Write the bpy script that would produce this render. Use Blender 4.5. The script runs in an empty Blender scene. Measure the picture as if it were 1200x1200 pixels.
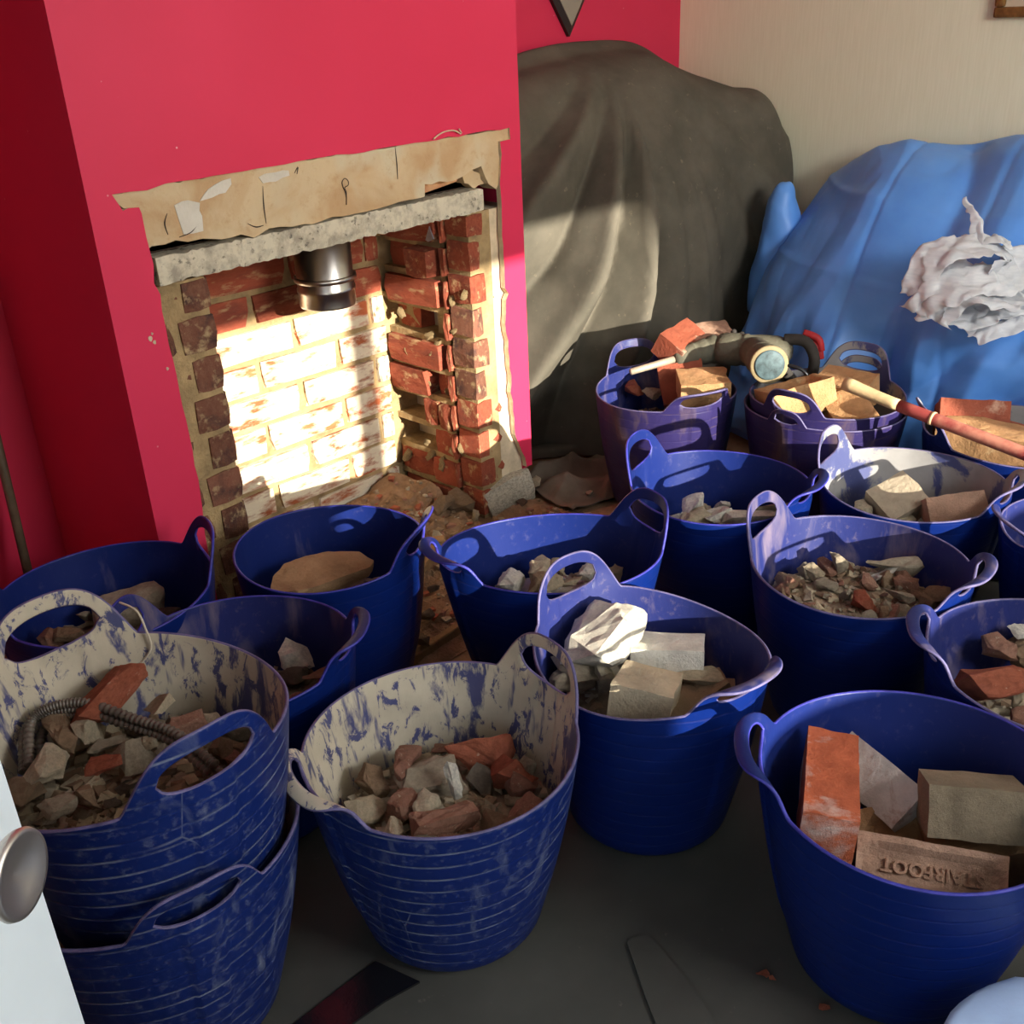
import bpy, bmesh, math, random
import numpy as np
from mathutils import Matrix, Vector

random.seed(7)
rng = np.random.default_rng(11)
S = bpy.context.scene
COL = S.collection
R_ = math.radians

# ------------------------------------------------------------------ camera, world, sun, added fill and doorway light, exposure
F_PX, PITCH, ROLL, YAW, CAM_H = 1239.77, R_(26.113), R_(-2.654), R_(45.405), 1.2
_fw = np.array([math.sin(YAW) * math.cos(PITCH), math.cos(YAW) * math.cos(PITCH), -math.sin(PITCH)])
_rt = np.array([math.cos(YAW), -math.sin(YAW), 0.0])
_up = np.cross(_rt, _fw)
CR = math.cos(ROLL) * _rt + math.sin(ROLL) * _up
CU = -math.sin(ROLL) * _rt + math.cos(ROLL) * _up
CAM = np.array([0, 0, CAM_H])
cam = bpy.data.objects.new('camera', bpy.data.cameras.new('camera'))
COL.objects.link(cam)
cam.data.sensor_width = 36
cam.data.lens = 36 * F_PX / 1200
cam.data.clip_start = 0.02
m = Matrix.Identity(4)
for i in range(3):
    m[i][0], m[i][1], m[i][2], m[i][3] = CR[i], CU[i], -_fw[i], CAM[i]
cam.matrix_world = m
S.camera = cam

w = bpy.data.worlds.new('world')
S.world = w
w.use_nodes = True
wn = w.node_tree
sky = wn.nodes.new('ShaderNodeTexSky')
sky.sky_type = 'NISHITA'
sky.sun_disc = False
sky.sun_elevation = R_(13.6)
sky.sun_rotation = R_(188)
wn.links.new(sky.outputs[0], wn.nodes['Background'].inputs[0])
wn.nodes['Background'].inputs[1].default_value = 0.25

SUN_AZ, SUN_EL = R_(8), R_(13.6)                    # direction of travel: into the room, towards +Y
sd = Vector((math.sin(SUN_AZ) * math.cos(SUN_EL), math.cos(SUN_AZ) * math.cos(SUN_EL), -math.sin(SUN_EL)))
sun = bpy.data.objects.new('sun', bpy.data.lights.new('sun', 'SUN'))
COL.objects.link(sun)
sun.data.energy = 14.0
sun.data.color = (1.0, 0.93, 0.80)
sun.data.angle = R_(0.6)
sun.rotation_euler = sd.to_track_quat('-Z', 'Y').to_euler()


def area(name, loc, aim, sx, sy, power, col):
    l = bpy.data.lights.new(name, 'AREA')
    l.shape = 'RECTANGLE'
    l.size, l.size_y, l.energy, l.color = sx, sy, power, col
    o = bpy.data.objects.new(name, l)
    COL.objects.link(o)
    o.location = loc
    o.rotation_euler = Vector(aim).to_track_quat('-Z', 'Z').to_euler()
    return o


# fill lamp added before blank wall over the sash, and daylight through the doorway
area('window_side_fill', (1.55, -1.52, 1.74), (0.22, 1, -0.14), 1.5, 0.5, 60, (0.97, 0.98, 1.0))
area('doorway_daylight', (-0.47, -0.2, 0.95), (1, 0.15, 0), 0.7, 1.4, 7.0, (0.72, 0.86, 1.0))

S.view_settings.view_transform = 'Standard'
S.view_settings.look = 'None'
S.view_settings.gamma = 1
S.view_settings.use_curve_mapping = False
S.view_settings.exposure = 0.0


# ------------------------------------------------------------------ helpers
def ray(x, y):
    return CR * (x - 600) / F_PX - CU * (y - 600) / F_PX + _fw


def onz(x, y, z=0.0):
    v = ray(x, y)
    return CAM + v * ((z - CAM_H) / v[2])


def ony(x, y, Y):
    v = ray(x, y)
    return CAM + v * (Y / v[1])


def onx(x, y, X):
    v = ray(x, y)
    return CAM + v * (X / v[0])


def proj(P):
    d = np.asarray(P, float) - CAM
    z = d @ _fw
    return 600 + F_PX * (d @ CR) / z, 600 - F_PX * (d @ CU) / z


def lin(r, g, b):
    f = lambda c: c / 12.92 if c <= 0.04045 else ((c + 0.055) / 1.055) ** 2.4
    return (f(r / 255), f(g / 255), f(b / 255), 1.0)


def _hash(ix, iy, iz, seed):
    h = (ix.astype(np.int64) * 374761393 + iy.astype(np.int64) * 668265263 + iz.astype(np.int64) * 2147483647 + seed * 974711) & 0x7FFFFFFF
    h = ((h ^ (h >> 13)) * 1274126177) & 0x7FFFFFFF
    h = h ^ (h >> 16)
    return (h & 0xFFFF) / 65535.0 * 2 - 1


def noise3(P, scale=1.0, seed=0, octv=1):
    P = np.asarray(P, float) * scale
    out, amp, tot = 0, 1.0, 0
    for k in range(octv):
        i = np.floor(P).astype(int)
        f = P - i
        u = f * f * (3 - 2 * f)
        v = 0
        for dx in (0, 1):
            for dy in (0, 1):
                for dz in (0, 1):
                    wgt = (u[..., 0] if dx else 1 - u[..., 0]) * (u[..., 1] if dy else 1 - u[..., 1]) * (u[..., 2] if dz else 1 - u[..., 2])
                    v = v + wgt * _hash(i[..., 0] + dx, i[..., 1] + dy, i[..., 2] + dz, seed + k)
        out = out + amp * v
        tot += amp
        amp *= 0.5
        P = P * 2.03
    return out / tot


def mesh_of(name, V, F, mats, idx=None, smooth=True):
    me = bpy.data.meshes.new(name)
    me.from_pydata([tuple(map(float, v)) for v in V], [], [tuple(map(int, f)) for f in F])
    for mt in (mats if isinstance(mats, (list, tuple)) else [mats]):
        me.materials.append(mt)
    if idx is not None:
        me.polygons.foreach_set('material_index', np.asarray(idx, dtype=np.int32))
    if smooth:
        me.polygons.foreach_set('use_smooth', [True] * len(me.polygons))
    me.update()
    return me


def link(name, me, parent=None, loc=None):
    o = bpy.data.objects.new(name, me)
    COL.objects.link(o)
    if parent is not None:
        o.parent = parent
    if loc is not None:
        o.location = loc
    return o


def tag(o, label, cat, group=None, kind=None):
    o['label'] = label
    if cat:
        o['category'] = cat
    if group:
        o['group'] = group
    if kind:
        o['kind'] = kind
    return o


def empty(name, loc=(0, 0, 0)):
    o = bpy.data.objects.new(name, None)
    o.empty_display_size = 0.05
    COL.objects.link(o)
    o.location = loc
    return o


BOXF = [(0, 3, 2, 1), (4, 5, 6, 7), (0, 1, 5, 4), (1, 2, 6, 5), (2, 3, 7, 6), (3, 0, 4, 7)]


def boxv(x0, y0, z0, x1, y1, z1):
    return [(x0, y0, z0), (x1, y0, z0), (x1, y1, z0), (x0, y1, z0), (x0, y0, z1), (x1, y0, z1), (x1, y1, z1), (x0, y1, z1)]


def boxes(name, bl, mat, parent=None, bevel=0.0):
    V, F = [], []
    for b in bl:
        k = len(V)
        V += boxv(*b)
        F += [tuple(i + k for i in f) for f in BOXF]
    me = mesh_of(name, V, F, mat, smooth=False)
    if bevel:
        bm = bmesh.new()
        bm.from_mesh(me)
        bmesh.ops.bevel(bm, geom=bm.edges[:], offset=bevel, segments=2, affect='EDGES', profile=0.6)
        bm.to_mesh(me)
        bm.free()
    return link(name, me, parent)


def vnormals(V, F):
    N = np.zeros_like(V)
    for f in F:
        n = np.cross(V[f[1]] - V[f[0]], V[f[-1]] - V[f[0]])
        for i in f:
            N[i] += n
    l = np.linalg.norm(N, axis=1)
    l[l == 0] = 1
    return N / l[:, None]


def thicken(V, F, th, bulge=0.35):
    """Both skins of a sheet of thickness th with a rounded rim; returns V, F and a skin index (0 outside, 1 inside, 2 rim)."""
    V = np.asarray(V, float)
    n = len(V)
    N = vnormals(V, F)
    V2 = V - N * th
    edges = {}
    for f in F:
        for a, b in zip(f, f[1:] + f[:1]):
            edges[(a, b)] = edges.get((a, b), 0) + 1
    bnd = [(a, b) for (a, b) in edges if (b, a) not in edges]
    out = {}
    for a, b in bnd:
        e = V[b] - V[a]
        for i in (a, b):
            out[i] = out.get(i, 0) + np.cross(e, N[i])
    mids, mi = [], {}
    for i, o in out.items():
        l = np.linalg.norm(o)
        mi[i] = 2 * n + len(mids)
        mids.append((V[i] + V2[i]) / 2 + (o / l if l > 0 else 0) * th * bulge)
    F2 = [tuple(F[k]) for k in range(len(F))]
    idx = [0] * len(F)
    F2 += [tuple(i + n for i in reversed(f)) for f in F]
    idx += [1] * len(F)
    for a, b in bnd:
        F2.append((b, a, mi[a], mi[b]))
        F2.append((mi[b], mi[a], a + n, b + n))
        idx += [2, 2]
    VV = np.vstack([V, V2] + ([np.array(mids)] if mids else []))
    thicken.src = np.concatenate([np.arange(n), np.arange(n), np.array(list(mi), int)])
    return VV, F2, idx


def gridf(nu, nv, wrap=False):
    F = []
    for j in range(nv - 1):
        for i in range(nu if wrap else nu - 1):
            a, b = j * nu + i, j * nu + (i + 1) % nu
            F.append((a, b, b + nu, a + nu))
    return F


def lathe(prof, n=32, axis='Z'):
    V, F = [], []
    for r, z in prof:
        for k in range(n):
            t = 2 * math.pi * k / n
            V.append((r * math.cos(t), r * math.sin(t), z))
    F = gridf(n, len(prof), True)
    F.append(tuple(range(n))[::-1])
    F.append(tuple(range(n * (len(prof) - 1), n * len(prof))))
    return np.array(V), F


def frame_to(d, up=(0, 0, 1)):
    """rotation whose Z runs along d"""
    d = Vector(d).normalized()
    return d.to_track_quat('Z', 'Y').to_matrix().to_4x4()


def tube(pts, rad, n=8):
    pts = np.asarray(pts, float)
    T = np.gradient(pts, axis=0)
    T /= np.linalg.norm(T, axis=1)[:, None]
    ref = np.array([0.13, 0.21, 0.97])
    V = []
    for p, t, r in zip(pts, T, np.broadcast_to(rad, len(pts))):
        a = np.cross(t, ref)
        a /= np.linalg.norm(a)
        b = np.cross(t, a)
        for k in range(n):
            q = 2 * math.pi * k / n
            V.append(p + r * (a * math.cos(q) + b * math.sin(q)))
    F = gridf(n, len(pts), True)
    F = [f[::-1] for f in F]
    F.append(tuple(range(n)))
    F.append(tuple(range(n * (len(pts) - 1), n * len(pts)))[::-1])
    return np.array(V), F


def catmull(P, n):
    """resample a list of control points (k, d) to n points on a Catmull-Rom curve"""
    P = np.asarray(P, float)
    k = len(P)
    t = np.linspace(0, k - 1, n)
    i = np.clip(t.astype(int), 0, k - 2)
    f = (t - i)[:, None]
    g = lambda j: P[np.clip(j, 0, k - 1)]
    p0, p1, p2, p3 = g(i - 1), g(i), g(i + 1), g(i + 2)
    return 0.5 * (2 * p1 + (p2 - p0) * f + (2 * p0 - 5 * p1 + 4 * p2 - p3) * f ** 2 + (3 * p1 - p0 - 3 * p2 + p3) * f ** 3)


def loft(rows, nu, nv):
    """rows: list of rows of 3D control points -> (nv, nu, 3)"""
    A = np.stack([catmull(r, nu) for r in rows])
    B = np.stack([catmull(A[:, i], nv) for i in range(nu)], axis=1)
    return B


def sstep(a, b, x):
    t = np.clip((x - a) / (b - a), 0, 1)
    return t * t * (3 - 2 * t)


# ------------------------------------------------------------------ materials
class NT:
    def __init__(self, name):
        self.mat = bpy.data.materials.new(name)
        self.mat.use_nodes = True
        self.t = self.mat.node_tree
        self.p = self.t.nodes['Principled BSDF']
        self.out = self.t.nodes['Material Output']
        self._tc = None

    def n(self, kind, **kw):
        nd = self.t.nodes.new('ShaderNode' + kind)
        for k, v in kw.items():
            setattr(nd, k, v)
        return nd

    def l(self, a, b):
        self.t.links.new(a, b)

    def put(self, sock, v):
        if hasattr(v, 'is_linked'):
            self.l(v, sock)
        else:
            sock.default_value = v

    def obj(self):
        if self._tc is None:
            tc = self.n('TexCoord')
            oi = self.n('ObjectInfo')
            mul = self.n('VectorMath', operation='SCALE')
            cmb = self.n('CombineXYZ')
            self.l(oi.outputs['Random'], cmb.inputs[0])
            self.l(oi.outputs['Random'], cmb.inputs[1])
            self.l(cmb.outputs[0], mul.inputs[0])
            mul.inputs['Scale'].default_value = 7.3
            add = self.n('VectorMath', operation='ADD')
            self.l(tc.outputs['Object'], add.inputs[0])
            self.l(mul.outputs[0], add.inputs[1])
            self._tc = add.outputs[0]
            self.raw = tc.outputs['Object']
            self.rand = oi.outputs['Random']
        return self._tc

    def stretch(self, v, s):
        mp = self.n('Mapping')
        self.l(v, mp.inputs[0])
        mp.inputs['Scale'].default_value = s
        return mp.outputs[0]

    def noise(self, scale, detail=4, rough=0.55, vec=None, dist=0.0):
        nd = self.n('TexNoise')
        self.l(vec if vec is not None else self.obj(), nd.inputs['Vector'])
        nd.inputs['Scale'].default_value = scale
        nd.inputs['Detail'].default_value = detail
        nd.inputs['Roughness'].default_value = rough
        nd.inputs['Distortion'].default_value = dist
        return nd.outputs['Fac']

    def voro(self, scale, feature='DISTANCE_TO_EDGE', vec=None):
        nd = self.n('TexVoronoi')
        nd.feature = feature
        self.l(vec if vec is not None else self.obj(), nd.inputs['Vector'])
        nd.inputs['Scale'].default_value = scale
        return nd.outputs['Distance']

    def ramp(self, fac, a, b, ca=0.0, cb=1.0):
        nd = self.n('MapRange')
        self.l(fac, nd.inputs[0])
        nd.inputs[1].default_value, nd.inputs[2].default_value = a, b
        nd.inputs[3].default_value, nd.inputs[4].default_value = ca, cb
        return nd.outputs[0]

    def math(self, op, a, b=0.0):
        nd = self.n('Math', operation=op)
        self.put(nd.inputs[0], a)
        self.put(nd.inputs[1], b)
        return nd.outputs[0]

    def mix(self, fac, a, b):
        nd = self.n('Mix', data_type='RGBA')
        self.put(nd.inputs[0], fac)
        self.put(nd.inputs[6], a)
        self.put(nd.inputs[7], b)
        return nd.outputs[2]

    def bump(self, h, strength=0.3, dist=0.01):
        nd = self.n('Bump')
        nd.inputs['Strength'].default_value = strength
        nd.inputs['Distance'].default_value = dist
        self.l(h, nd.inputs['Height'])
        self.l(nd.outputs[0], self.p.inputs['Normal'])
        return nd

    def done(self, col, rough=0.7, spec=0.3, metal=0.0):
        self.put(self.p.inputs['Base Color'], col)
        self.put(self.p.inputs['Roughness'], rough)
        self.p.inputs['Specular IOR Level'].default_value = spec
        self.put(self.p.inputs['Metallic'], metal)
        return self.mat


def plain(name, col, rough=0.6, var=0.12, scale=18, bump=0.0, spec=0.3, metal=0.0):
    t = NT(name)
    n1 = t.noise(scale, 5)
    dark = tuple(c * (1 - var * 2) for c in col[:3]) + (1,)
    lite = tuple(min(1, c * (1 + var)) for c in col[:3]) + (1,)
    c = t.mix(t.ramp(n1, 0.3, 0.7), dark, lite)
    if bump:
        t.bump(t.noise(scale * 4, 6, 0.65), bump, 0.01)
    return t.done(c, rough, spec, metal)


def tub_mat(name, base, dust, amount, streak=False, rings=0.0, scale=5.0, rough=0.34, film=0.12):
    """soft blue plastic with dust; amount 0..1 is how much of it the dust or plaster covers"""
    t = NT(name)
    t.obj()
    t._tc = o = t.n('NewGeometry').outputs['Position']     # runs on over wall and handles
    vec = t.stretch(o, (1, 1, 0.35)) if streak else o
    n1 = t.noise(scale, 9, 0.62, vec, 0.4)
    lo = 0.72 - 0.42 * amount
    mask = t.ramp(n1, lo, lo + (0.06 if amount > 0.6 else 0.22))
    n2 = t.noise(70, 4, 0.7)
    fine = t.ramp(n2, 0.52, 0.8, 0, min(1.0, amount * 2.2))
    mask = t.math('MAXIMUM', mask, t.math('MULTIPLY', fine, 0.55))
    if rings > 0.3:                                   # scratches: thin light lines
        v1 = t.voro(6, vec=t.stretch(o, (2.2, 2.2, 0.5)))
        sc = t.ramp(v1, 0.0, 0.010, 0.5, 0.0)
        mask = t.math('MAXIMUM', mask, t.math('MULTIPLY', sc, t.ramp(t.noise(9, 3), 0.52, 0.68)))
    if amount > 0.7:                                  # plaster scraped off in small flakes and dragged lines
        fl_ = t.ramp(t.noise(46, 6, 0.7, t.stretch(o, (1, 1, 0.5)), 0.6), 0.40, 0.46, 0.0, 1.0)
        dr_ = t.ramp(t.noise(60, 3, 0.5, t.stretch(o, (1, 1, 0.06))), 0.33, 0.40, 0.25, 1.0)
        mask = t.math('MULTIPLY', mask, t.math('MULTIPLY', fl_, dr_))
    h = n1
    if rings:
        sep = t.n('SeparateXYZ')
        t.l(t.raw, sep.inputs[0])
        zz = t.math('ADD', sep.outputs[2], t.math('MULTIPLY', t.noise(4, 2), 0.004))
        fr = t.math('FRACT', t.math('MULTIPLY', zz, 42.0))
        line = t.ramp(t.math('ABSOLUTE', t.math('SUBTRACT', fr, 0.5)), 0.03, 0.10, 1.0, 0.0)
        part = t.math('MULTIPLY', line, t.ramp(t.noise(12, 5, 0.7), 0.42, 0.62, 0.0, rings))
        mask = t.math('MAXIMUM', mask, part)
        h = t.math('SUBTRACT', h, t.math('MULTIPLY', line, 0.25))
    mask = t.math('MAXIMUM', mask, film)
    dcol = t.mix(t.ramp(t.noise(14, 5), 0.3, 0.75), tuple(c * 0.72 for c in dust[:3]) + (1,), dust)
    col = t.mix(mask, base, dcol)
    rg = t.ramp(mask, 0, 0.8, rough, 0.9)
    t.bump(h, 0.25, 0.006)
    t.done(col, rg, 0.3)
    if amount < 0.6:                                  # the plastic lets a little light through
        tr = t.n('BsdfTranslucent')
        t.put(tr.inputs[0], (base[0] * 2.2, base[1] * 3.2, min(1, base[2] * 1.8), 1))
        mx = t.n('MixShader')
        mx.inputs[0].default_value = 0.22
        t.l(t.p.outputs[0], mx.inputs[1])
        t.l(tr.outputs[0], mx.inputs[2])
        t.l(mx.outputs[0], t.out.inputs[0])
    return t.mat


def brick_mat(name, base, smear, smear_amt, soot=0.3):
    """for bricks built as scaled unit cubes, so scales are per brick"""
    t = NT(name)
    t.obj()
    r = t.rand
    c1 = t.mix(r, tuple(c * 0.6 for c in base[:3]) + (1,), tuple(min(1, c * 1.3) for c in base[:3]) + (1,))
    c2 = t.mix(t.ramp(t.noise(6, 6, 0.65), 0.4, 0.7, 0, 0.45), c1, (base[0] * 1.4, base[1] * 1.9, base[2] * 1.8, 1))
    c3 = t.mix(t.ramp(t.noise(1.6, 5, 0.6), 0.5, 0.7, 0, soot), c2, (0.035, 0.028, 0.034, 1))
    lo = 0.70 - 0.4 * smear_amt
    mk = t.ramp(t.noise(2.6, 7, 0.62), lo, lo + 0.16)
    col = t.mix(mk, c3, smear)
    t.bump(t.noise(11, 7, 0.7), 0.6, 0.012)
    return t.done(col, 0.9, 0.15)


PINK = lin(216, 46, 92)
pink = NT('crimson emulsion paint')
_n = pink.noise(2.2, 3)
_c = pink.mix(pink.ramp(_n, 0.3, 0.7), lin(207, 44, 79), lin(215, 50, 87))
_sp = pink.ramp(pink.voro(26, 'F1'), 0.035, 0.055, 1, 0)
_sp = pink.math('MULTIPLY', _sp, pink.ramp(pink.noise(2.6, 3), 0.5, 0.62))
_c = pink.mix(_sp, _c, lin(226, 170, 175))
pink.bump(pink.noise(60, 3), 0.05, 0.003)
PINKM = pink.done(_c, 0.55, 0.3)

cr = NT('cream wallpaper')
_v = cr.stretch(cr.obj(), (1, 60, 3))
_c = cr.mix(cr.ramp(cr.noise(3, 5, 0.6, _v), 0.35, 0.65), lin(236, 233, 200), lin(242, 239, 208))
cr.bump(cr.noise(3, 5, 0.6, _v), 0.12, 0.004)
CREAM = cr.done(_c, 0.8, 0.2)
WHITE = plain('white wall paint', lin(225, 220, 210), 0.8, 0.03)
DOORW = plain('white gloss door paint', lin(226, 236, 240), 0.3, 0.02, 6)
PLASTER_EDGE = plain('broken plaster edge', lin(214, 196, 165), 0.9, 0.12, 30, 0.4)
MORTAR = plain('sandy lime mortar', lin(176, 150, 108), 0.95, 0.2, 22, 0.8)
SOOT = plain('sooty dark cavity', lin(62, 50, 42), 0.95, 0.3, 20, 0.6)

bb = NT('old render coat')
_n = bb.noise(6, 6, 0.55, None, 0.6)
_c = bb.mix(bb.ramp(_n, 0.42, 0.58), lin(186, 156, 118), lin(200, 180, 146))
_c = bb.mix(bb.ramp(bb.noise(4.5, 3), 0.60, 0.66, 0, 0.85), _c, lin(198, 187, 160))
_c = bb.mix(bb.ramp(bb.noise(50, 6, 0.7), 0.55, 0.75, 0, 0.5), _c, lin(170, 132, 92))
bb.bump(bb.noise(30, 8, 0.6), 0.45, 0.008)
RENDER = bb.done(_c, 0.92, 0.15)

lt = NT('concrete lintel')
_c = lt.mix(lt.ramp(lt.noise(26, 8, 0.7), 0.42, 0.62), lin(206, 198, 176), lin(160, 152, 136))
_c = lt.mix(lt.ramp(lt.noise(90, 3), 0.6, 0.7, 0, 0.7), _c, lin(70, 66, 62))
lt.bump(lt.noise(60, 8, 0.75), 0.4, 0.006)
LINTEL = lt.done(_c, 0.95, 0.15)

BR_BACK = brick_mat('red brick with mortar smear and painted sun', lin(186, 100, 66), lin(242, 230, 202), 0.82, 0.12)  # pale smear: some real mortar, mostly sun glare put into the colour
BR_RED = brick_mat('old red brick', lin(158, 80, 60), lin(208, 176, 130), 0.36, 0.4)
BR_SOOT = brick_mat('smoke stained brick', lin(126, 82, 66), lin(188, 162, 122), 0.40, 0.7)

STEEL = NT('brushed steel')
STEEL.bump(STEEL.noise(20, 3, 0.5, STEEL.stretch(STEEL.obj(), (1, 1, 30))), 0.1, 0.002)
STEEL = STEEL.done(lin(200, 196, 190), 0.28, 0.5, 1.0)
KNOBM = plain('satin nickel', lin(205, 198, 190), 0.42, 0.02, 10, 0, 0.5, 1.0)

BLUE = (0.002, 0.016, 0.138, 1)
DUSTW = lin(134, 120, 136)
DUSTB = lin(196, 186, 164)
DUSTG = lin(150, 148, 146)
M_CLEAN_O = tub_mat('blue tub plastic outside', BLUE, DUSTW, 0.04, False, 0.07, film=0.006)
M_CLEAN_I = tub_mat('blue tub plastic inside', BLUE, lin(120, 116, 150), 0.24, True, 0, 11, film=0.05)
M_DUSTY_I = tub_mat('dusty blue tub inside', BLUE, DUSTW, 0.52, True, 0, 16, film=0.10)
M_SCRAPED_O = tub_mat('scraped blue tub outside', BLUE, lin(150, 160, 176), 0.36, True, 0.6, 13, film=0.02)
M_CAKED_I = tub_mat('plaster caked tub inside', BLUE, DUSTB, 0.80, True, 0, 15, film=0.14)
M_GREY_I = tub_mat('grey plaster smeared tub inside', BLUE, DUSTG, 0.66, False, 0, 9, film=0.2)
M_DUST_O = tub_mat('dust purple tub outside', (0.012, 0.011, 0.105, 1), lin(112, 90, 86), 0.46, True, 0.5, 14, film=0.14)
M_RIM = plain('worn tub rim', lin(96, 90, 128), 0.5, 0.2, 40, 0.2)
M_RIM_B = plain('blue tub rim', lin(58, 58, 150), 0.4, 0.2, 40, 0.2)


def rock_mat(name, a, b, fleck=None, amt=0.0, sc=14):
    t = NT(name)
    t.obj()
    c = t.mix(t.rand, a, b)
    c = t.mix(t.ramp(t.noise(sc, 7, 0.72), 0.38, 0.66, 0, 0.75), c, tuple(x * 0.5 for x in a[:3]) + (1,))
    c = t.mix(t.ramp(t.noise(sc * 0.35, 4, 0.6), 0.5, 0.7, 0, 0.5), c, tuple(min(1, x * 1.35 + 0.03) for x in b[:3]) + (1,))
    if fleck:
        lo = 0.72 - 0.4 * amt
        c = t.mix(t.ramp(t.noise(sc * 0.8, 7, 0.65, None, 0.5), lo, lo + 0.1), c, fleck)
    t.bump(t.noise(sc * 5, 8, 0.75), 0.8, 0.01)
    return t.done(c, 0.93, 0.15)


RK = {
    'grey mortar': rock_mat('grey mortar rubble', lin(188, 174, 150), lin(158, 144, 122)),
    'cream plaster': rock_mat('cream plaster rubble', lin(214, 200, 172), lin(190, 172, 140)),
    'brown': rock_mat('brown stone rubble', lin(172, 144, 114), lin(142, 118, 94)),
    'pinkish brick': rock_mat('pinkish brick rubble', lin(178, 134, 112), lin(156, 112, 92), lin(206, 184, 160), 0.3),
    'terracotta': rock_mat('terracotta rubble', lin(180, 106, 80), lin(166, 92, 68), lin(204, 166, 140), 0.2),
    'white plaster': rock_mat('white plaster rubble', lin(240, 234, 220), lin(228, 218, 198)),
    'dusty dark': rock_mat('dusty dark rubble', lin(136, 122, 106), lin(112, 100, 88)),
}
BK_YEL = rock_mat('yellowish brick', lin(206, 160, 112), lin(196, 148, 104), lin(222, 196, 150), 0.2, 20)
BK_PINK = rock_mat('pale pink brick', lin(196, 160, 136), lin(184, 146, 122), lin(176, 120, 102), 0.18, 20)
BK_ORANGE = rock_mat('orange brick with limescale', lin(200, 108, 74), lin(190, 98, 66), lin(208, 180, 166), 0.46, 11)
BK_BROWN = rock_mat('brown frogged brick', lin(168, 134, 96), lin(150, 116, 84), lin(136, 92, 66), 0.2, 12)
BK_GREY = rock_mat('grey dusted brick', lin(140, 126, 104), lin(128, 112, 90), lin(170, 104, 76), 0.22, 9)
BK_RED = rock_mat('red house brick', lin(170, 96, 74), lin(156, 84, 62), lin(198, 160, 136), 0.34, 12)
BK_LIME = rock_mat('brick under white limescale', lin(206, 198, 190), lin(196, 186, 176), lin(150, 116, 98), 0.34, 14)
FILLM = plain('dust and fine rubble', lin(166, 146, 120), 0.97, 0.28, 30, 1.0)
FILLW = plain('white plaster dust', lin(206, 196, 176), 0.97, 0.18, 30, 1.0)


# ------------------------------------------------------------------ the room
def structure(o):
    o['kind'] = 'structure'
    return o


YF, YB, YA = 1.729, 2.05, 2.204                       # chimney face, fireback, alcove wall
XL, XR0, XW = 0.801, 1.836, 3.115                     # chimney sides, right wall
XD, YW, ZC = -0.50, -1.60, 2.10                       # door wall, street wall, ceiling

fl = NT('dusty bare floor')
_c = fl.mix(fl.ramp(fl.noise(5, 7, 0.6), 0.35, 0.7), lin(130, 102, 78), lin(158, 130, 102))
_c = fl.mix(fl.ramp(fl.noise(40, 6, 0.7), 0.5, 0.75, 0, 0.6), _c, lin(96, 70, 50))
fl.bump(fl.noise(34, 8, 0.7), 0.5, 0.01)
FLOORM = fl.done(_c, 0.95, 0.1)
structure(boxes('floor', [(XD - 0.1, YW - 0.1, -0.06, XW + 0.1, YA + 0.1, 0.0)], FLOORM))
structure(boxes('ceiling', [(XD - 0.1, YW - 0.1, ZC, XW + 0.1, YA + 0.1, ZC + 0.05)], WHITE))
structure(boxes('wall_back', [(XD - 0.1, YA, 0, XW + 0.1, YA + 0.08, ZC)], PINKM))
structure(boxes('wall_right', [(XW, YW, 0, XW + 0.08, YA, ZC)], CREAM))
structure(boxes('wall_left', [(XD - 0.08, YW, 0, XD, -0.58, ZC), (XD - 0.08, 0.20, 0, XD, YA, ZC), (XD - 0.08, -0.58, 1.70, XD, 0.20, ZC)], WHITE))
# the street wall with its low sash: two panes either side of a mullion
k = math.tan(SUN_AZ) * (YF - YW)
wx0, wm0, wm1, wx1 = 1.115 - k, 1.485 - k, 1.560 - k, 2.335 - k
up = math.tan(SUN_EL) / math.cos(SUN_AZ) * (YF - YW)
wz0, wz1 = 0.0 + up, 0.648 + up
ws, wz2 = 1.90 - k, wz1 + 0.062                        # opening's head stepped up here, shaped to raise the sun's upper edge
structure(boxes('wall_front', [(XD - 0.08, YW - 0.06, 0, wx0, YW, ZC), (wx1, YW - 0.06, 0, XW + 0.08, YW, ZC), (wx0, YW - 0.06, 0, wx1, YW, wz0), (wx0, YW - 0.06, wz1, ws, YW, ZC), (ws, YW - 0.06, wz2, wx1, YW, ZC)], WHITE))
wf = structure(boxes('window_1', [(wm0, YW - 0.05, wz0, wm1, YW - 0.01, wz1)], DOORW))

# ---- chimney breast
breast = structure(empty('wall_chimney_breast'))


def P2(pts):
    return [tuple(ony(x, y, YF)[[0, 2]]) for x, y in pts]


def rag(pts, amp=0.003, seg=0.02, seed=0):
    """roughen an X-Z polyline"""
    r = np.random.default_rng(seed)
    out = [pts[0]]
    for a, b in zip(pts, pts[1:]):
        a, b = np.array(a), np.array(b)
        n = max(1, int(np.linalg.norm(b - a) / seg))
        for i in range(1, n + 1):
            q = a + (b - a) * i / n
            if i < n:
                q = q + r.normal(0, amp, 2)
            out.append(tuple(q))
    return out


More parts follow.
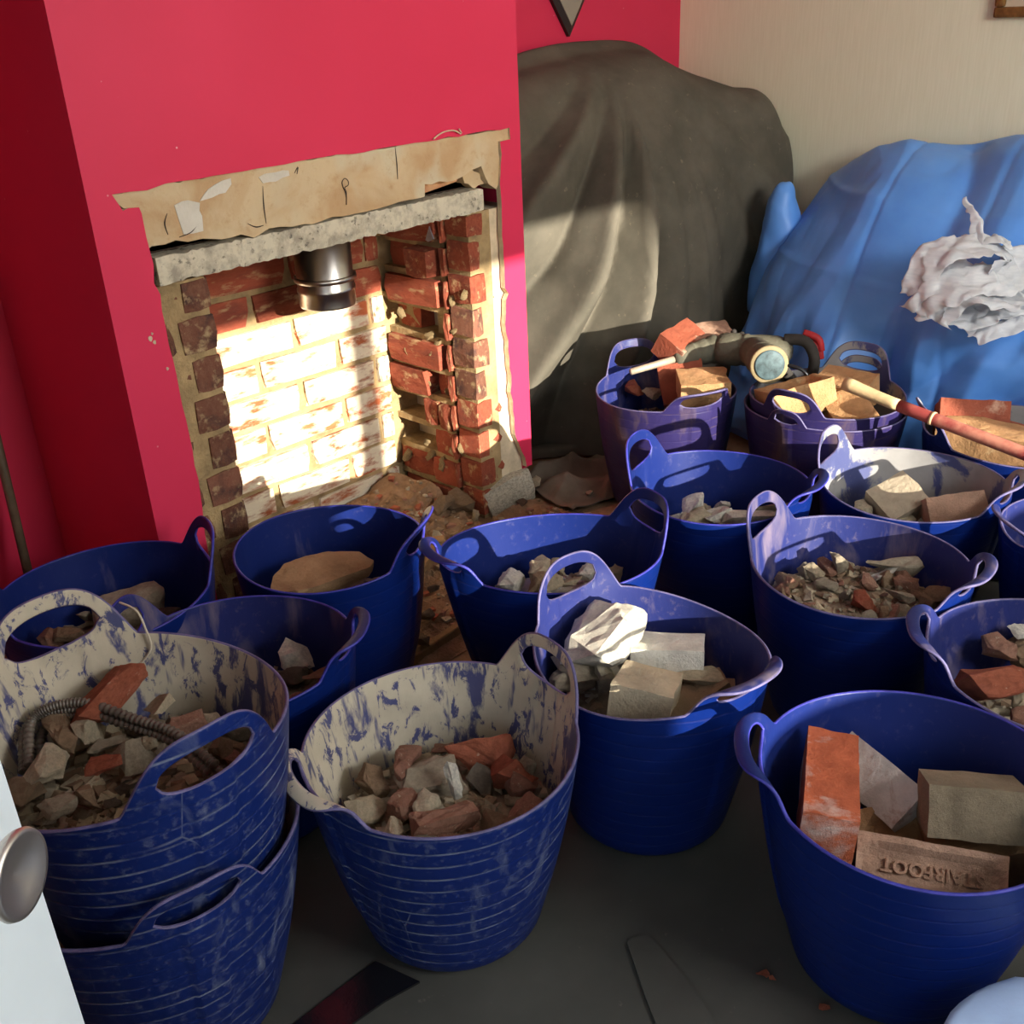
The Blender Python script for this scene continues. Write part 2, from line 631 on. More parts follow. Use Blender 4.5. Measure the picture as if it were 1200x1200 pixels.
def slab(name, poly, y0, y1, mats, parent, outer=None):
    """extrude an X-Z polygon from y0 (front) to y1; sides take the second material except where outer(p, q) is true"""
    from mathutils.geometry import tessellate_polygon
    n = len(poly)
    V = [(x, y0, z) for x, z in poly] + [(x, y1, z) for x, z in poly]
    ar = sum(poly[i][0] * poly[(i + 1) % n][1] - poly[(i + 1) % n][0] * poly[i][1] for i in range(n))
    F, idx = [], []
    for t in tessellate_polygon([[Vector((x, z, 0)) for x, z in poly]]):
        a, b, c = t
        ax = (poly[b][0] - poly[a][0]) * (poly[c][1] - poly[a][1]) - (poly[c][0] - poly[a][0]) * (poly[b][1] - poly[a][1])
        if ax < 0:
            b, c = c, b
        F += [(a, b, c), (n + a, n + c, n + b)]         # front faces -Y
        idx += [0, 0]
    for i in range(n):
        j = (i + 1) % n
        F.append((j, i, n + i, n + j) if ar > 0 else (i, j, n + j, n + i))
        idx.append(0 if len(mats) == 1 or (outer and outer(poly[i], poly[j])) else 1)
    return link(name, mesh_of(name, V, F, mats, idx, smooth=False), parent)


left_edge = P2([(240, 625), (235, 580), (222, 510), (207, 440), (190, 365), (180, 310), (172, 280), (166, 250), (163, 243), (150, 244), (144, 247), (138, 238), (131, 228)])
top_edge = P2([(131, 228), (250, 206), (380, 184), (500, 166), (597, 149.5)])
right_edge = P2([(597, 149.5), (598, 163), (586, 166), (588, 250), (590, 300), (592, 338), (596, 344), (593, 352), (592, 380), (597, 420), (601, 470), (604, 510), (612, 530), (617, 544)])
outline = [(XL, 0.0), (left_edge[0][0], 0.0)] + rag(left_edge, 0.002, 0.025, 1) + rag(top_edge, 0.0015, 0.03, 2)[1:] + rag(right_edge, 0.002, 0.02, 3)[1:]
outline += [(1.815, 0.100), (XR0, 0.098), (XR0, ZC), (XL, ZC)]
slab('plaster_skin', outline, YF, YF + 0.014, [PINKM, PLASTER_EDGE], breast, lambda p, q: any(abs(p[0] - e) + abs(q[0] - e) < 1e-6 for e in (XL, XR0)) or min(p[1], q[1]) > 2)
boxes('breast_side', [(XL, YF + 0.014, 0, XL + 0.02, YA, ZC)], PINKM, breast)
boxes('breast_side', [(XR0 - 0.02, YF + 0.014, 0.09, XR0, YA, ZC)], PINKM, breast)
BK = YF + 0.045                                        # face of the bed mortar behind brick faces
boxes('mortar_core', [(XL + 0.02, YF + 0.017, 0, 0.998, YA, 0.76)], MORTAR, breast)
boxes('mortar_core', [(1.742, YF + 0.018, 0, XR0 - 0.02, YA, 0.76)], PLASTER_EDGE, breast)
boxes('mortar_core', [(1.672, YF + 0.018, 0, 1.742, YF + 0.10, 0.76)], MORTAR, breast)
boxes('mortar_core', [(XL + 0.02, BK, 0.815, XR0 - 0.02, YA, ZC)], SOOT, breast)
boxes('mortar_core', [(0.995, YB + 0.004, 0, 1.745, YA, 0.815)], MORTAR, breast)
# old render band above the lintel, broken away at its right end
band = P2([(131, 228), (250, 206), (380, 184), (500, 166), (597, 149.5), (598, 163), (586, 166), (590, 205), (584, 222), (575, 216), (571, 208), (566, 195), (556, 199), (545, 207), (534, 212), (500, 216), (500, 231)])
band += P2([(470, 237), (440, 246), (422, 250), (404, 254), (380, 259), (345, 266), (318, 268), (300, 279), (285, 275), (262, 281), (240, 280), (222, 284), (208, 282), (195, 287), (180, 289), (176, 292), (166, 250), (163, 243), (148, 245), (138, 238)])
slab('render_band', rag(band, 0.0018, 0.02, 5), YF + 0.006, YF + 0.05, [RENDER, PLASTER_EDGE], breast)
PATCH = plain('whitish plaster patch', lin(206, 202, 190), 0.9, 0.08, 14, 0.3)
for a in ([(206, 241), (222, 235), (236, 238), (240, 271), (228, 274), (217, 275), (212, 260)], [(236, 236), (246, 222), (262, 212), (272, 209), (273, 216), (266, 226), (250, 232)], [(305, 208), (318, 203), (340, 200), (341, 206), (325, 213), (310, 215)]):
    slab('plaster_patch', rag(P2(a), 0.0012, 0.012, 6), YF + 0.0045, YF + 0.007, [PATCH], breast)
PENCIL = plain('pencil line', lin(70, 60, 54), 0.8)
q_ = np.array([ony(x, y, YF + 0.0045) for x, y in ((406, 232), (405, 226), (402, 219), (401, 213), (404, 209), (408, 212), (408, 217), (404, 220), (406, 226), (406, 240))])
link('pencil_mark', mesh_of('pencil_mark', *tube(catmull(q_, 40), 0.0009, 5), PENCIL), breast)
for a in ([(463, 172), (465, 192), (466, 210)], [(308, 218), (309, 240), (312, 262)], [(232, 262), (224, 272), (210, 278)], [(196, 250), (193, 262), (197, 275)], [(290, 262), (300, 266), (309, 264)], [(345, 203), (349, 196), (348, 204)]):
    q_ = np.array([ony(x, y, YF + 0.0052) for x, y in a])
    link('render_crack', mesh_of('render_crack', *tube(catmull(q_, 16), np.interp(np.linspace(0, 1, 16), [0, .5, 1], [.0004, .0014, .0006]), 5), PENCIL), breast)
for a in ([(500, 216), (545, 207), (552, 200), (546, 214), (505, 229)],):
    slab('brick', P2(a), YF + 0.03, YF + 0.10, [BR_RED], breast)
slab('broken_brick', rag(P2([(560, 197), (570, 204), (575, 216), (563, 222), (552, 216), (549, 206)]), 0.002, 0.01, 8), YF + 0.02, YF + 0.07, [RENDER], breast)
# concrete lintel, rough lower arris
lp = P2([(183, 303), (564, 221)])
lb = P2([(187, 338), (568.5, 249)])
zt, zb = lp[0][1], lb[0][1]
nn = 90
xs = np.linspace(0.903, 1.712, nn)
V, F = [], []
r8 = np.random.default_rng(4)
for x in xs:
    j = r8.normal(0, 0.0011, 4)
    V += [(x, YF + 0.004 + j[0], zb + 0.002 + abs(j[1]) * 2), (x, YF + 0.002 + j[2] * 0.6, (zt + zb) / 2), (x, YF + 0.003 + j[3], zt + j[1]), (x, YF + 0.10, zt), (x, YF + 0.10, zb)]
for i in range(nn - 1):
    for q in range(5):
        a, b = i * 5 + q, i * 5 + (q + 1) % 5
        F.append((a, a + 5, b + 5, b))
F += [tuple(range(5)), tuple(range((nn - 1) * 5, nn * 5))[::-1]]
link('lintel', mesh_of('lintel', V, F, LINTEL, smooth=False), breast)
boxes('bed_mortar', [(0.905, YF + 0.045, zt - 0.002, 1.70, YF + 0.11, zt + 0.03)], SOOT, breast)

# ---- bricks: shared rough-edged unit meshes scaled per brick
def unit_brick(name, mat, seed, rough=0.05):
    r = np.random.default_rng(seed)
    bm = bmesh.new()
    bmesh.ops.create_cube(bm, size=1.0)
    bmesh.ops.subdivide_edges(bm, edges=bm.edges[:], cuts=1, use_grid_fill=True)
    for v in bm.verts:
        c = sum(abs(x) > 0.4 for x in v.co)
        v.co *= (1.0 - (0.05 if c == 3 else 0.02 if c == 2 else 0.0))
        v.co += Vector(r.normal(0, rough * 0.35, 3))
    me = bpy.data.meshes.new(name)
    bm.to_mesh(me)
    bm.free()
    me.materials.append(mat)
    return me


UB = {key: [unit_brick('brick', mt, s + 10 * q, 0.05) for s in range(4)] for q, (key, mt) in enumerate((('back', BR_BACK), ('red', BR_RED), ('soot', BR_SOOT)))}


def wall_brick(kind, lo, hi, rot=(0, 0, 0), name='brick'):
    o = link(name, random.choice(UB[kind]), breast)
    lo, hi = np.array(lo), np.array(hi)
    o.location = tuple((lo + hi) / 2)
    o.scale = tuple(hi - lo)
    o.rotation_euler = tuple(np.radians(rot) + np.random.default_rng(int(1e4 * lo.sum()) % 9999).normal(0, 0.008, 3))
    return o


CH = 0.0775                                            # course height
# fireback: stretcher bond
for c in range(10):
    z0 = 0.008 + c * CH
    xx = 0.93 - (0.11 if c % 2 else 0.0)
    while xx < 1.66:
        x1 = min(xx + 0.218, 1.652)
        if x1 - xx > 0.03 and x1 > 0.99:
            d = random.uniform(0, 0.008)
            wall_brick('back' if c < 7 else 'red', (max(xx, 0.985), YB - 0.002 - d, z0), (x1, YB + 0.06, z0 + 0.066))  # lower courses take the brick with sun glare painted in, upper ones plain red
        xx += 0.228
# left pier face: brick ends with mortar smeared along the plaster edge
for c in range(10):
    z0 = 0.004 + c * CH
    z1 = min(z0 + 0.067, 0.757)
    xa = 0.945 if c % 2 else 0.93
    wall_brick('soot', (xa, YF + 0.012, z0), (1.003, YF + 0.11, z1))
    wall_brick('soot', (0.892, YF + 0.018, z0 + 0.003), (xa - 0.008, YF + 0.11, z1))
# right pier: front faces
for c in range(10):
    z0 = 0.012 + c * CH
    z1 = min(z0 + 0.067, 0.757)
    xa = 1.715 if c % 2 else 1.70
    wall_brick('soot' if 3 < c < 7 else 'red', (1.664, YF + 0.012, z0), (xa, YF + 0.085, z1))
    wall_brick('red', (xa + 0.007, YF + 0.02, z0 + 0.002), (1.765, YF + 0.11, z1))
# right cheek, seen square on from the room: courses of (y0, y1, depth of recess), gaps left out
cheek = {
    0: [(1.835, 1.92, 0.0), (1.93, 2.05, 0.02)],
    1: [(1.835, 1.915, 0.0), (1.925, 2.05, 0.01)],
    2: [(1.835, 1.91, 0.012), (1.90, 1.915, 0.05)],
    3: [(1.835, 1.88, 0.0), (1.885, 1.935, 0.004)],
    4: [(1.845, 1.90, 0.03), (1.915, 2.05, -0.006)],
    5: [(1.845, 2.045, -0.008)],
    6: [(1.835, 1.85, 0.02), (1.96, 2.045, 0.04)],
    7: [(1.838, 2.04, -0.006)],
    8: [(1.848, 1.925, -0.03), (1.935, 2.045, 0.03)],
    9: [(1.845, 2.05, -0.008)],
}
for c, row in cheek.items():
    z0 = -0.012 + c * CH
    for y0, y1, rc in row:
        if y1 - y0 > 0.03:
            wall_brick('red', (1.658 + rc, y0, z0), (1.755 + rc, y1, z0 + 0.066), (random.uniform(-2, 2), random.uniform(-2, 2), random.uniform(-1, 1)))
    # the ends of the pier's own bricks, on the cheek side
    wall_brick('red', (1.657, YF + 0.09, z0 + 0.004), (1.75, YF + 0.102 + (0.0 if c % 2 else 0.004), z0 + 0.07))
for c in range(10):                                    # bed joints of the cheek, standing back from the faces
    z0 = -0.012 + c * CH + 0.066
    boxes('bed_joint', [(1.672, YF + 0.06, z0 - 0.002, 1.75, 2.055, z0 + 0.0135)], MORTAR, breast)
for (y0, y1, c) in ((1.83, 1.90, 6), (1.97, 2.05, 6), (1.90, 2.05, 9), (1.83, 1.88, 2)):
    boxes('mortar_core', [(1.70, y0, c * CH - 0.012, 1.75, y1, c * CH + 0.055)], MORTAR, breast)


def rock_mesh(name, mat, seed, dims=(1, 1, 1), pts=16, sub=1, rough=0.05):
    r = np.random.default_rng(seed)
    bm = bmesh.new()
    Q = r.uniform(-1, 1, (pts, 3))
    Q /= (np.abs(Q) ** 4).sum(1, keepdims=True) ** 0.25
    Q *= r.uniform(0.82, 1.0, (pts, 1))
    for q in Q * np.array(dims) * 0.5:
        bm.verts.new(q)
    bmesh.ops.convex_hull(bm, input=bm.verts[:])
    for v in [v for v in bm.verts if not v.link_faces]:
        bm.verts.remove(v)
    bmesh.ops.triangulate(bm, faces=bm.faces[:])
    if sub:
        bmesh.ops.subdivide_edges(bm, edges=bm.edges[:], cuts=sub, use_grid_fill=True)
        bmesh.ops.triangulate(bm, faces=bm.faces[:])
    co = np.array([v.co for v in bm.verts])
    n1 = noise3(co, 3.1, seed, 2)
    n2 = noise3(co, 8.0, seed + 5, 2)
    bm.normal_update()
    for v, a, b in zip(bm.verts, n1, n2):
        v.co += v.normal * float(a * rough * 1.6 + b * rough * 0.8)
    bmesh.ops.recalc_face_normals(bm, faces=bm.faces[:])
    me = bpy.data.meshes.new(name)
    bm.to_mesh(me)
    bm.free()
    me.materials.append(mat)
    return me


# mortar lumps left on the cheek
lump = [rock_mesh('mortar_lump', MORTAR, 300 + i, (1, 1, 0.8), 14, 1, 0.08) for i in range(3)]
for (x, y, s) in ((480, 408, .05), (497, 412, .045), (512, 410, .05), (466, 400, .04), (505, 393, .035), (525, 386, .025), (533, 388, .022), (500, 450, .03), (470, 440, .03), (520, 545, .045), (505, 535, .04), (532, 530, .035), (500, 520, .03), (478, 533, .04), (462, 530, .035), (450, 598, .05), (465, 592, .05), (525, 460, .025), (545, 345, .03), (530, 352, .028), (455, 345, .035), (520, 318, .02), (540, 525, .03), (470, 365, .035)):
    p = onx(x, y, 1.665)
    o = link('mortar_lump', random.choice(lump), breast)
    o.location = p
    o.scale = (s * 0.6, s, s * 0.75)
    o.rotation_euler = (random.uniform(0, 6), 0.3, 0.2)
# grey rendered foot of the right pier and lumps below it
foot = rock_mesh('render_foot', LINTEL, 41, (1, 1, 1), 26, 2, 0.03)
o = link('render_foot', foot, breast)
o.location = (1.752, 1.765, 0.035)
o.scale = (0.19, 0.12, 0.13)

TIN = plain('bent tin strip', lin(170, 166, 176), 0.35, 0.15, 40, 0.2, 0.5, 0.8)
q_ = [onx(x, y, 1.652) for x, y in ((500, 281), (503, 283), (509, 280), (504, 265), (506, 262))]
V = [p + np.array([dx_, 0, 0]) for dx_ in (0, -0.004) for p in q_]
link('tin_strip', mesh_of('tin_strip', V, [(0, 1, 2, 3), (8, 7, 6, 5), (0, 5, 6, 1), (1, 6, 7, 2), (2, 7, 8, 3), (3, 8, 5, 0)], TIN, smooth=False), breast)
for x, y, r_ in ((176, 397, .004), (181, 401, .003), (196, 432, .0025), (178, 391, .002)):
    p = ony(x, y, YF)
    slab('paint_chip', [(p[0] + r_ * math.cos(t) * (1 + .3 * math.sin(3 * t + x)), p[2] + r_ * 1.3 * math.sin(t)) for t in np.linspace(0, 2 * math.pi, 9)[:-1]], YF - 0.0012, YF + 0.001, [PLASTER_EDGE], breast)
for a in ([(508, 163), (514, 158), (522, 154), (532, 153), (540, 157)], [(538, 151), (541, 156)]):
    q_ = catmull([ony(x, y, YF - 0.006) for x, y in a], 16)
    link('paper_curl', mesh_of('paper_curl', *tube(q_, 0.0016, 6), PLASTER_EDGE), breast)

# flue liner hanging in the throat of the chimney
V, F = lathe([(0.0575, 0.0), (0.061, 0.0), (0.062, 0.004), (0.062, 0.030), (0.064, 0.033), (0.064, 0.040), (0.062, 0.043), (0.062, 0.22), (0.0575, 0.22), (0.0575, 0.001)], 40)
F = F[:-2]
fp = empty('flue_pipe', (1.375, 1.895, 0.600))
tag(fp, 'shiny steel flue pipe hanging below the concrete lintel in the fireplace', 'pipe')
link('pipe', mesh_of('pipe', V, F, STEEL), fp)
V, F = lathe([(0.0645, 0.055), (0.068, 0.056), (0.068, 0.066), (0.0645, 0.067)], 40)
link('collar', mesh_of('collar', V, F[:-2], STEEL), fp)

# ------------------------------------------------------------------ tubs
def smooth01(x):
    x = np.clip(x, 0, 1)
    return x * x * (3 - 2 * x)


class Tub:
    pass


TUBS = {}


def make_tub(key, label, cx, cy, phi, mo, mi, mr, z0=0.005, R=0.1865, rb=0.126, h=0.30, ex=1.0, ey=1.0, sad=0.004, flop=(0, 0), hs=(1, 1), tilt=(0, 0), lean=(0, 0), el=None):
    """phi: world angle in degrees of handle 0, handle 1 is opposite. flop: how far each handle falls outwards (degrees)."""
    T = Tub()
    T.cx, T.cy, T.phi, T.R, T.rb, T.h, T.ex, T.ey, T.z0, T.lean = cx, cy, R_(phi), R, rb, h, ex, ey, z0, lean
    T.el = R_(phi if el is None else el)
    n = 240
    th = np.arange(n) * 2 * math.pi / n
    rim = h + sad * np.cos(2 * th) + tilt[0] * np.cos(th) + tilt[1] * np.sin(th)
    b0 = math.atan2(R - rb, h)
    Tt, L, U = rim.copy(), rim - 0.012, rim - 0.012
    inh = np.zeros(n, bool)
    fl_, rib = np.zeros(n), np.zeros(n)
    for q, tc in enumerate((0.0, math.pi)):
        d = (th - tc + math.pi) % (2 * math.pi) - math.pi
        s = d * R / hs[q] if hs[q] > 0 else d * 99
        if hs[q] <= 0:
            continue
        x = np.clip(np.abs(s) / 0.098, 0, 1)
        f = (1 - x ** 3.6) ** 1.5 * 0.072 * hs[q] * (0.74 if flop[q] >= 50 else 1.0)
        zone = x < 1
        Tt = np.where(zone, rim + f, Tt)
        a = 0.056
        ins = np.abs(s) < a
        e = np.clip(1 - np.abs(s / a) ** 2.5, 0, 1) ** 0.4 * 0.0250 * hs[q] * (0.70 if flop[q] >= 50 else 1.0)
        L = np.where(zone, rim - 0.012 + 0.70 * f, L)
        U = np.where(zone, L, U)
        L = np.where(ins, rim + 0.0285 * hs[q] * (0.74 if flop[q] >= 50 else 1.0) - e, L)
        U = np.where(ins, rim + 0.0285 * hs[q] * (0.74 if flop[q] >= 50 else 1.0) + e, U)
        inh |= ins & (e > 0.003)
        fl_ = np.where(np.abs(s) < 0.16, flop[q], fl_)
        rib += 0.0032 * (sstep(0.03, 0.026, np.abs(s)))
    U = np.where(inh, U, L)
    # radius and height for a length v along the wall
    tab = np.linspace(0, 0.13, 66)

    def place(v, j):
        """v: heights (nominal) for all columns -> xyz"""
        below = np.minimum(v, rim)
        r = rb + (R - rb) * (below / h) + 0.006 * np.sin(np.pi * np.clip(below / h, 0, 1))
        zz = below.copy()
        over = np.maximum(v - rim, 0)
        for i in np.nonzero(over > 0)[0]:
            al = b0 + R_(fl_[i]) * smooth01((tab - 0.014) / 0.040)
            dr = np.concatenate([[0], np.cumsum(np.sin(al[:-1]) * np.diff(tab))])
            dz = np.concatenate([[0], np.cumsum(np.cos(al[:-1]) * np.diff(tab))])
            r[i] += np.interp(over[i], tab, dr)
            zz[i] += np.interp(over[i], tab, dz)
        r = r + rib * sstep(0.06, 0.10, below) * (over <= 0)
        return r, zz

    def xyz(r, zz):
        g = np.clip(zz / h, 0, 1.0)
        q_ = th + T.phi - T.el
        x = r * np.cos(q_) * (1 + (ex - 1) * g)
        y = r * np.sin(q_) * (1 + (ey - 1) * g)
        c, s_ = math.cos(T.el), math.sin(T.el)
        return np.stack([x * c - y * s_ + lean[0] * g, x * s_ + y * c + lean[1] * g, zz], 1)

    T.outer = lambda zz: rb + (R - rb) * zz / h
    rows = []
    over_ = [np.zeros(1), np.zeros(3 * n)]
    rows.append(xyz(np.full(n, rb * 0.55), np.full(n, 0.001)))
    rows.append(xyz(np.full(n, rb - 0.012), np.full(n, 0.0)))
    rows.append(xyz(np.full(n, rb - 0.003), np.full(n, 0.004)))
    nl = 18
    for i in range(nl + 1):
        f = (i / nl) ** 0.92
        v = 0.012 + f * (L - 0.012)
        r, zz = place(v, i)
        over_.append(v - rim)
        rows.append(xyz(r, zz))
    V = [np.array([[0, 0, 0.002]])] + rows
    V = np.vstack(V)
    F = [(0, 1 + (i + 1) % n, 1 + i) for i in range(n)]
    F = [tuple(x) for x in F]
    for f in gridf(n, len(rows), True):
        F.append(tuple(i + 1 for i in f))
    top = 1 + n * (len(rows) - 1)
    # upper band over the handle holes
    nu_ = 7
    idxmap = np.zeros((nu_ + 1, n), int)
    Vx = [V]
    cnt = len(V)
    for q in range(nu_ + 1):
        v = U + (Tt - U) * q / nu_
        r, zz = place(v, q)
        P = xyz(r, zz)
        if q == 0:
            keep = np.nonzero(inh)[0]
            idxmap[0] = top + np.arange(n)
            idxmap[0][keep] = cnt + np.arange(len(keep))
            Vx.append(P[keep])
            over_.append((v - rim)[keep])
            cnt += len(keep)
        else:
            idxmap[q] = cnt + np.arange(n)
            Vx.append(P)
            over_.append(v - rim)
            cnt += n
    V = np.vstack(Vx)
    for q in range(nu_):
        for i in range(n):
            j = (i + 1) % n
            F.append((idxmap[q][i], idxmap[q][j], idxmap[q + 1][j], idxmap[q + 1][i]))
    V, F, idx = thicken(V, [tuple(map(int, f)) for f in F], 0.0048)
    o = link('rubble_tub', None) if False else empty('rubble_tub', (cx, cy, z0))
    tag(o, label, 'tub', 'blue rubble tubs')
    # split off the two handles as parts: faces above the rim line round each handle
    F = np.array([list(f) + [f[-1]] * (4 - len(f)) for f in F])
    ov = np.concatenate(over_)[thicken.src]
    cen = V[F].mean(1)
    ang = (np.arctan2(cen[:, 1] - lean[1], cen[:, 0] - lean[0]) - T.phi + math.pi) % (2 * math.pi) - math.pi
    hz = ov[F].mean(1) > 0.003
    hid = np.where(hz & (np.abs(ang) < 1.2), 1, np.where(hz & (np.abs(ang) > 1.9), 2, 0))
    for part, nm in ((0, 'tub_wall'), (1, 'handle'), (2, 'handle')):
        sel = np.nonzero(hid == part)[0]
        if len(sel) < 30:
            continue
        us = np.unique(F[sel])
        mp = np.zeros(len(V), int)
        mp[us] = np.arange(len(us))
        fs = [tuple(dict.fromkeys(mp[list(f)].tolist())) for f in F[sel]]
        me = mesh_of(nm, V[us], fs, [mo, mi, mr], [idx[i] for i in sel])
        link(nm, me, o)
    T.root, T.key = o, key
    TUBS[key] = T
    return T


def tub_in(T, z):
    """inner radius at height z above the tub's base"""
    return T.rb + (T.R - T.rb) * z / T.h - 0.0065


def tub_w(T, x, y, z):
    """tub local (x along handles, y across, unscaled) -> world"""
    g = min(max(z / T.h, 0), 1)
    q_ = T.phi - T.el
    x, y = x * math.cos(q_) - y * math.sin(q_), x * math.sin(q_) + y * math.cos(q_)
    x, y = x * (1 + (T.ex - 1) * g), y * (1 + (T.ey - 1) * g)
    c, s = math.cos(T.el), math.sin(T.el)
    return np.array([T.cx + x * c - y * s + T.lean[0] * g, T.cy + x * s + y * c + T.lean[1] * g, T.z0 + z])


def ang_to(cx, cy, px, py, z):
    p = onz(px, py, z)
    return math.degrees(math.atan2(p[1] - cy, p[0] - cx))


def TU(key, label, c, hpx, mo, mi, mr, hz=0.33, **kw):
    """hpx: where handle 0 shows: its crown at height hz, or both its feet on the rim"""
    zb_ = kw.get('z0', 0)
    if len(hpx) == 4:
        a, b = (R_(ang_to(c[0], c[1], hpx[k], hpx[k + 1], zb_ + 0.305)) for k in (0, 2))
        phi = math.degrees(math.atan2(math.sin(a) + math.sin(b), math.cos(a) + math.cos(b)))
    else:
        phi = ang_to(c[0], c[1], hpx[0], hpx[1], zb_ + hz)
    return make_tub(key, label, c[0], c[1], phi, mo, mi, mr, **kw)


TU('Q', 'blue tub with plaster-caked beige lining and scraped rings, alone on the dark sheet', (0.736, 0.880), (578, 789, 664, 850), M_SCRAPED_O, M_CAKED_I, M_RIM, flop=(-6, 125), sad=0.003)
TU('A2', 'bottom blue tub of the stack of two beside the white door', (0.384, 1.040), (240, 1085), M_SCRAPED_O, M_CAKED_I, M_RIM, hz=0.30, R=0.192, flop=(6, 0), sad=0.004, hs=(0.85, 0.85))
TU('A', 'scraped blue tub on top of another tub, heaped with mixed rubble, beside the white door', (0.397, 1.032), (0, 800, 130, 742), M_SCRAPED_O, M_CAKED_I, M_RIM, hz=0.34, z0=0.162, flop=(0, -12), sad=0.012, R=0.184, hs=(1.05, 1.0))
TU('B', 'blue tub holding one flat brown stone slab, standing against the hearth', (0.992, 1.452), (487, 625), M_CLEAN_O, M_CLEAN_I, M_RIM_B, hz=0.34, R=0.174, flop=(20, 0), hs=(1, 0), sad=0.004)
TU('B0', 'dark blue tub in the shade of the chimney corner, holding a grey concrete lump', (0.640, 1.625), (262, 632), M_CLEAN_O, M_CLEAN_I, M_RIM_B, hz=0.34, R=0.182, flop=(0, 30))
TU('P', 'dusty dark blue tub half hidden behind the tub stacked on another', (0.684, 1.282), (172, 737), M_CLEAN_O, M_DUSTY_I, M_RIM_B, hz=0.34, flop=(0, 85), R=0.178, ey=0.96)
TU('C', 'bright clean blue tub with white rubble, standing in sunlight before the hearth', (1.231, 1.122), (718, 604, 778, 640), M_CLEAN_O, M_CLEAN_I, M_RIM_B, hz=0.34, flop=(0, 100), R=0.175, ex=1.15, ey=0.86, el=-46)
TU('D', 'bright blue tub with white plaster slabs in front of the tub with the drill', (1.651, 1.044), (742, 572, 788, 537), M_CLEAN_O, M_CLEAN_I, M_RIM_B, hz=0.35, flop=(0, 85), R=0.178)
TU('E', 'blue tub pulled out to a long oval, full of pale plaster blocks', (1.092, 0.799), (630, 732, 720, 690), M_CLEAN_O, M_DUSTY_I, M_RIM, hz=0.35, flop=(-14, 90), R=0.178, ex=1.03, ey=0.97, sad=0.013)
TU('F', 'grey-smeared blue tub holding two broken blocks, behind the tub of small grey rubble', (1.892, 0.757), (1190, 575), M_CLEAN_O, M_GREY_I, M_RIM, hz=0.33, flop=(60, -12), R=0.178)
TU('G', 'blue tub heaped with small grey rubble, dusty upright ring handle', (1.530, 0.684), (886, 650, 918, 612), M_CLEAN_O, M_DUSTY_I, M_RIM, hz=0.34, flop=(0, 85), R=0.182)
TU('H', 'dusty blue tub with a big terracotta lump, cut off by the photo edge', (1.440, 0.325), (1080, 745), M_CLEAN_O, M_DUSTY_I, M_RIM, hz=0.33, flop=(95, 0), R=0.184)
TU('I', 'dark blue tub packed with whole loose bricks, one of them upright', (1.070, 0.374), (868, 890), M_CLEAN_O, M_CLEAN_I, M_RIM_B, hz=0.32, flop=(100, 60), R=0.189)
TU('N', 'pale dusty blue tub behind the tub with the terracotta lump', (1.890, 0.390), (1150, 622), M_CLEAN_O, M_DUSTY_I, M_RIM, hz=0.33, flop=(55, 0), R=0.186)
TU('K', 'dusty purple-blue tub carrying the hammer drill, beside the grey drape', (2.045, 1.462), (733, 412), M_DUST_O, M_DUSTY_I, M_RIM, hz=0.34, flop=(5, 60), R=0.174)
TU('L', 'outer of two nested tubs under the pile of yellow bricks', (2.185, 1.105), (1000, 437), M_DUST_O, M_GREY_I, M_RIM, hz=0.34, flop=(0, 0), hs=(0.8, 0.5), R=0.187)
TU('L2', 'inner nested tub, filled with yellow bricks and set inside another tub', (2.185, 1.103), (1000, 437), M_DUST_O, M_GREY_I, M_RIM, hz=0.31, z0=0.030, R=0.178, rb=0.117, flop=(8, 6), hs=(0.95, 0.8), sad=0.004)
TU('M', 'dirty tub with a long yellow brick, under the red-handled tool and blue sheeting', (2.258, 0.698), (1052, 492), M_CLEAN_O, M_GREY_I, M_RIM, hz=0.34, flop=(15, 30), R=0.186)


# ------------------------------------------------------------------ what the tubs hold
GN = 56
HM = {}


class HMap:
    """heights inside a tub, in the tub's unscaled local plane"""

    def __init__(self, T, level, seed, dome=0.02):
        self.T, self.level = T, level
        self.ext = T.R
        g = np.linspace(-self.ext, self.ext, GN)
        X, Y = np.meshgrid(g, g, indexing='ij')
        rr = np.hypot(X, Y) / T.R
        self.z = level + dome * (1 - rr ** 2) + noise3(np.stack([X, Y, X * 0 + seed], -1), 14, seed, 3) * 0.014

    def idx(self, x, y):
        i = np.clip(np.round((np.asarray(x) + self.ext) / (2 * self.ext) * (GN - 1)).astype(int), 0, GN - 1)
        j = np.clip(np.round((np.asarray(y) + self.ext) / (2 * self.ext) * (GN - 1)).astype(int), 0, GN - 1)
        return i, j


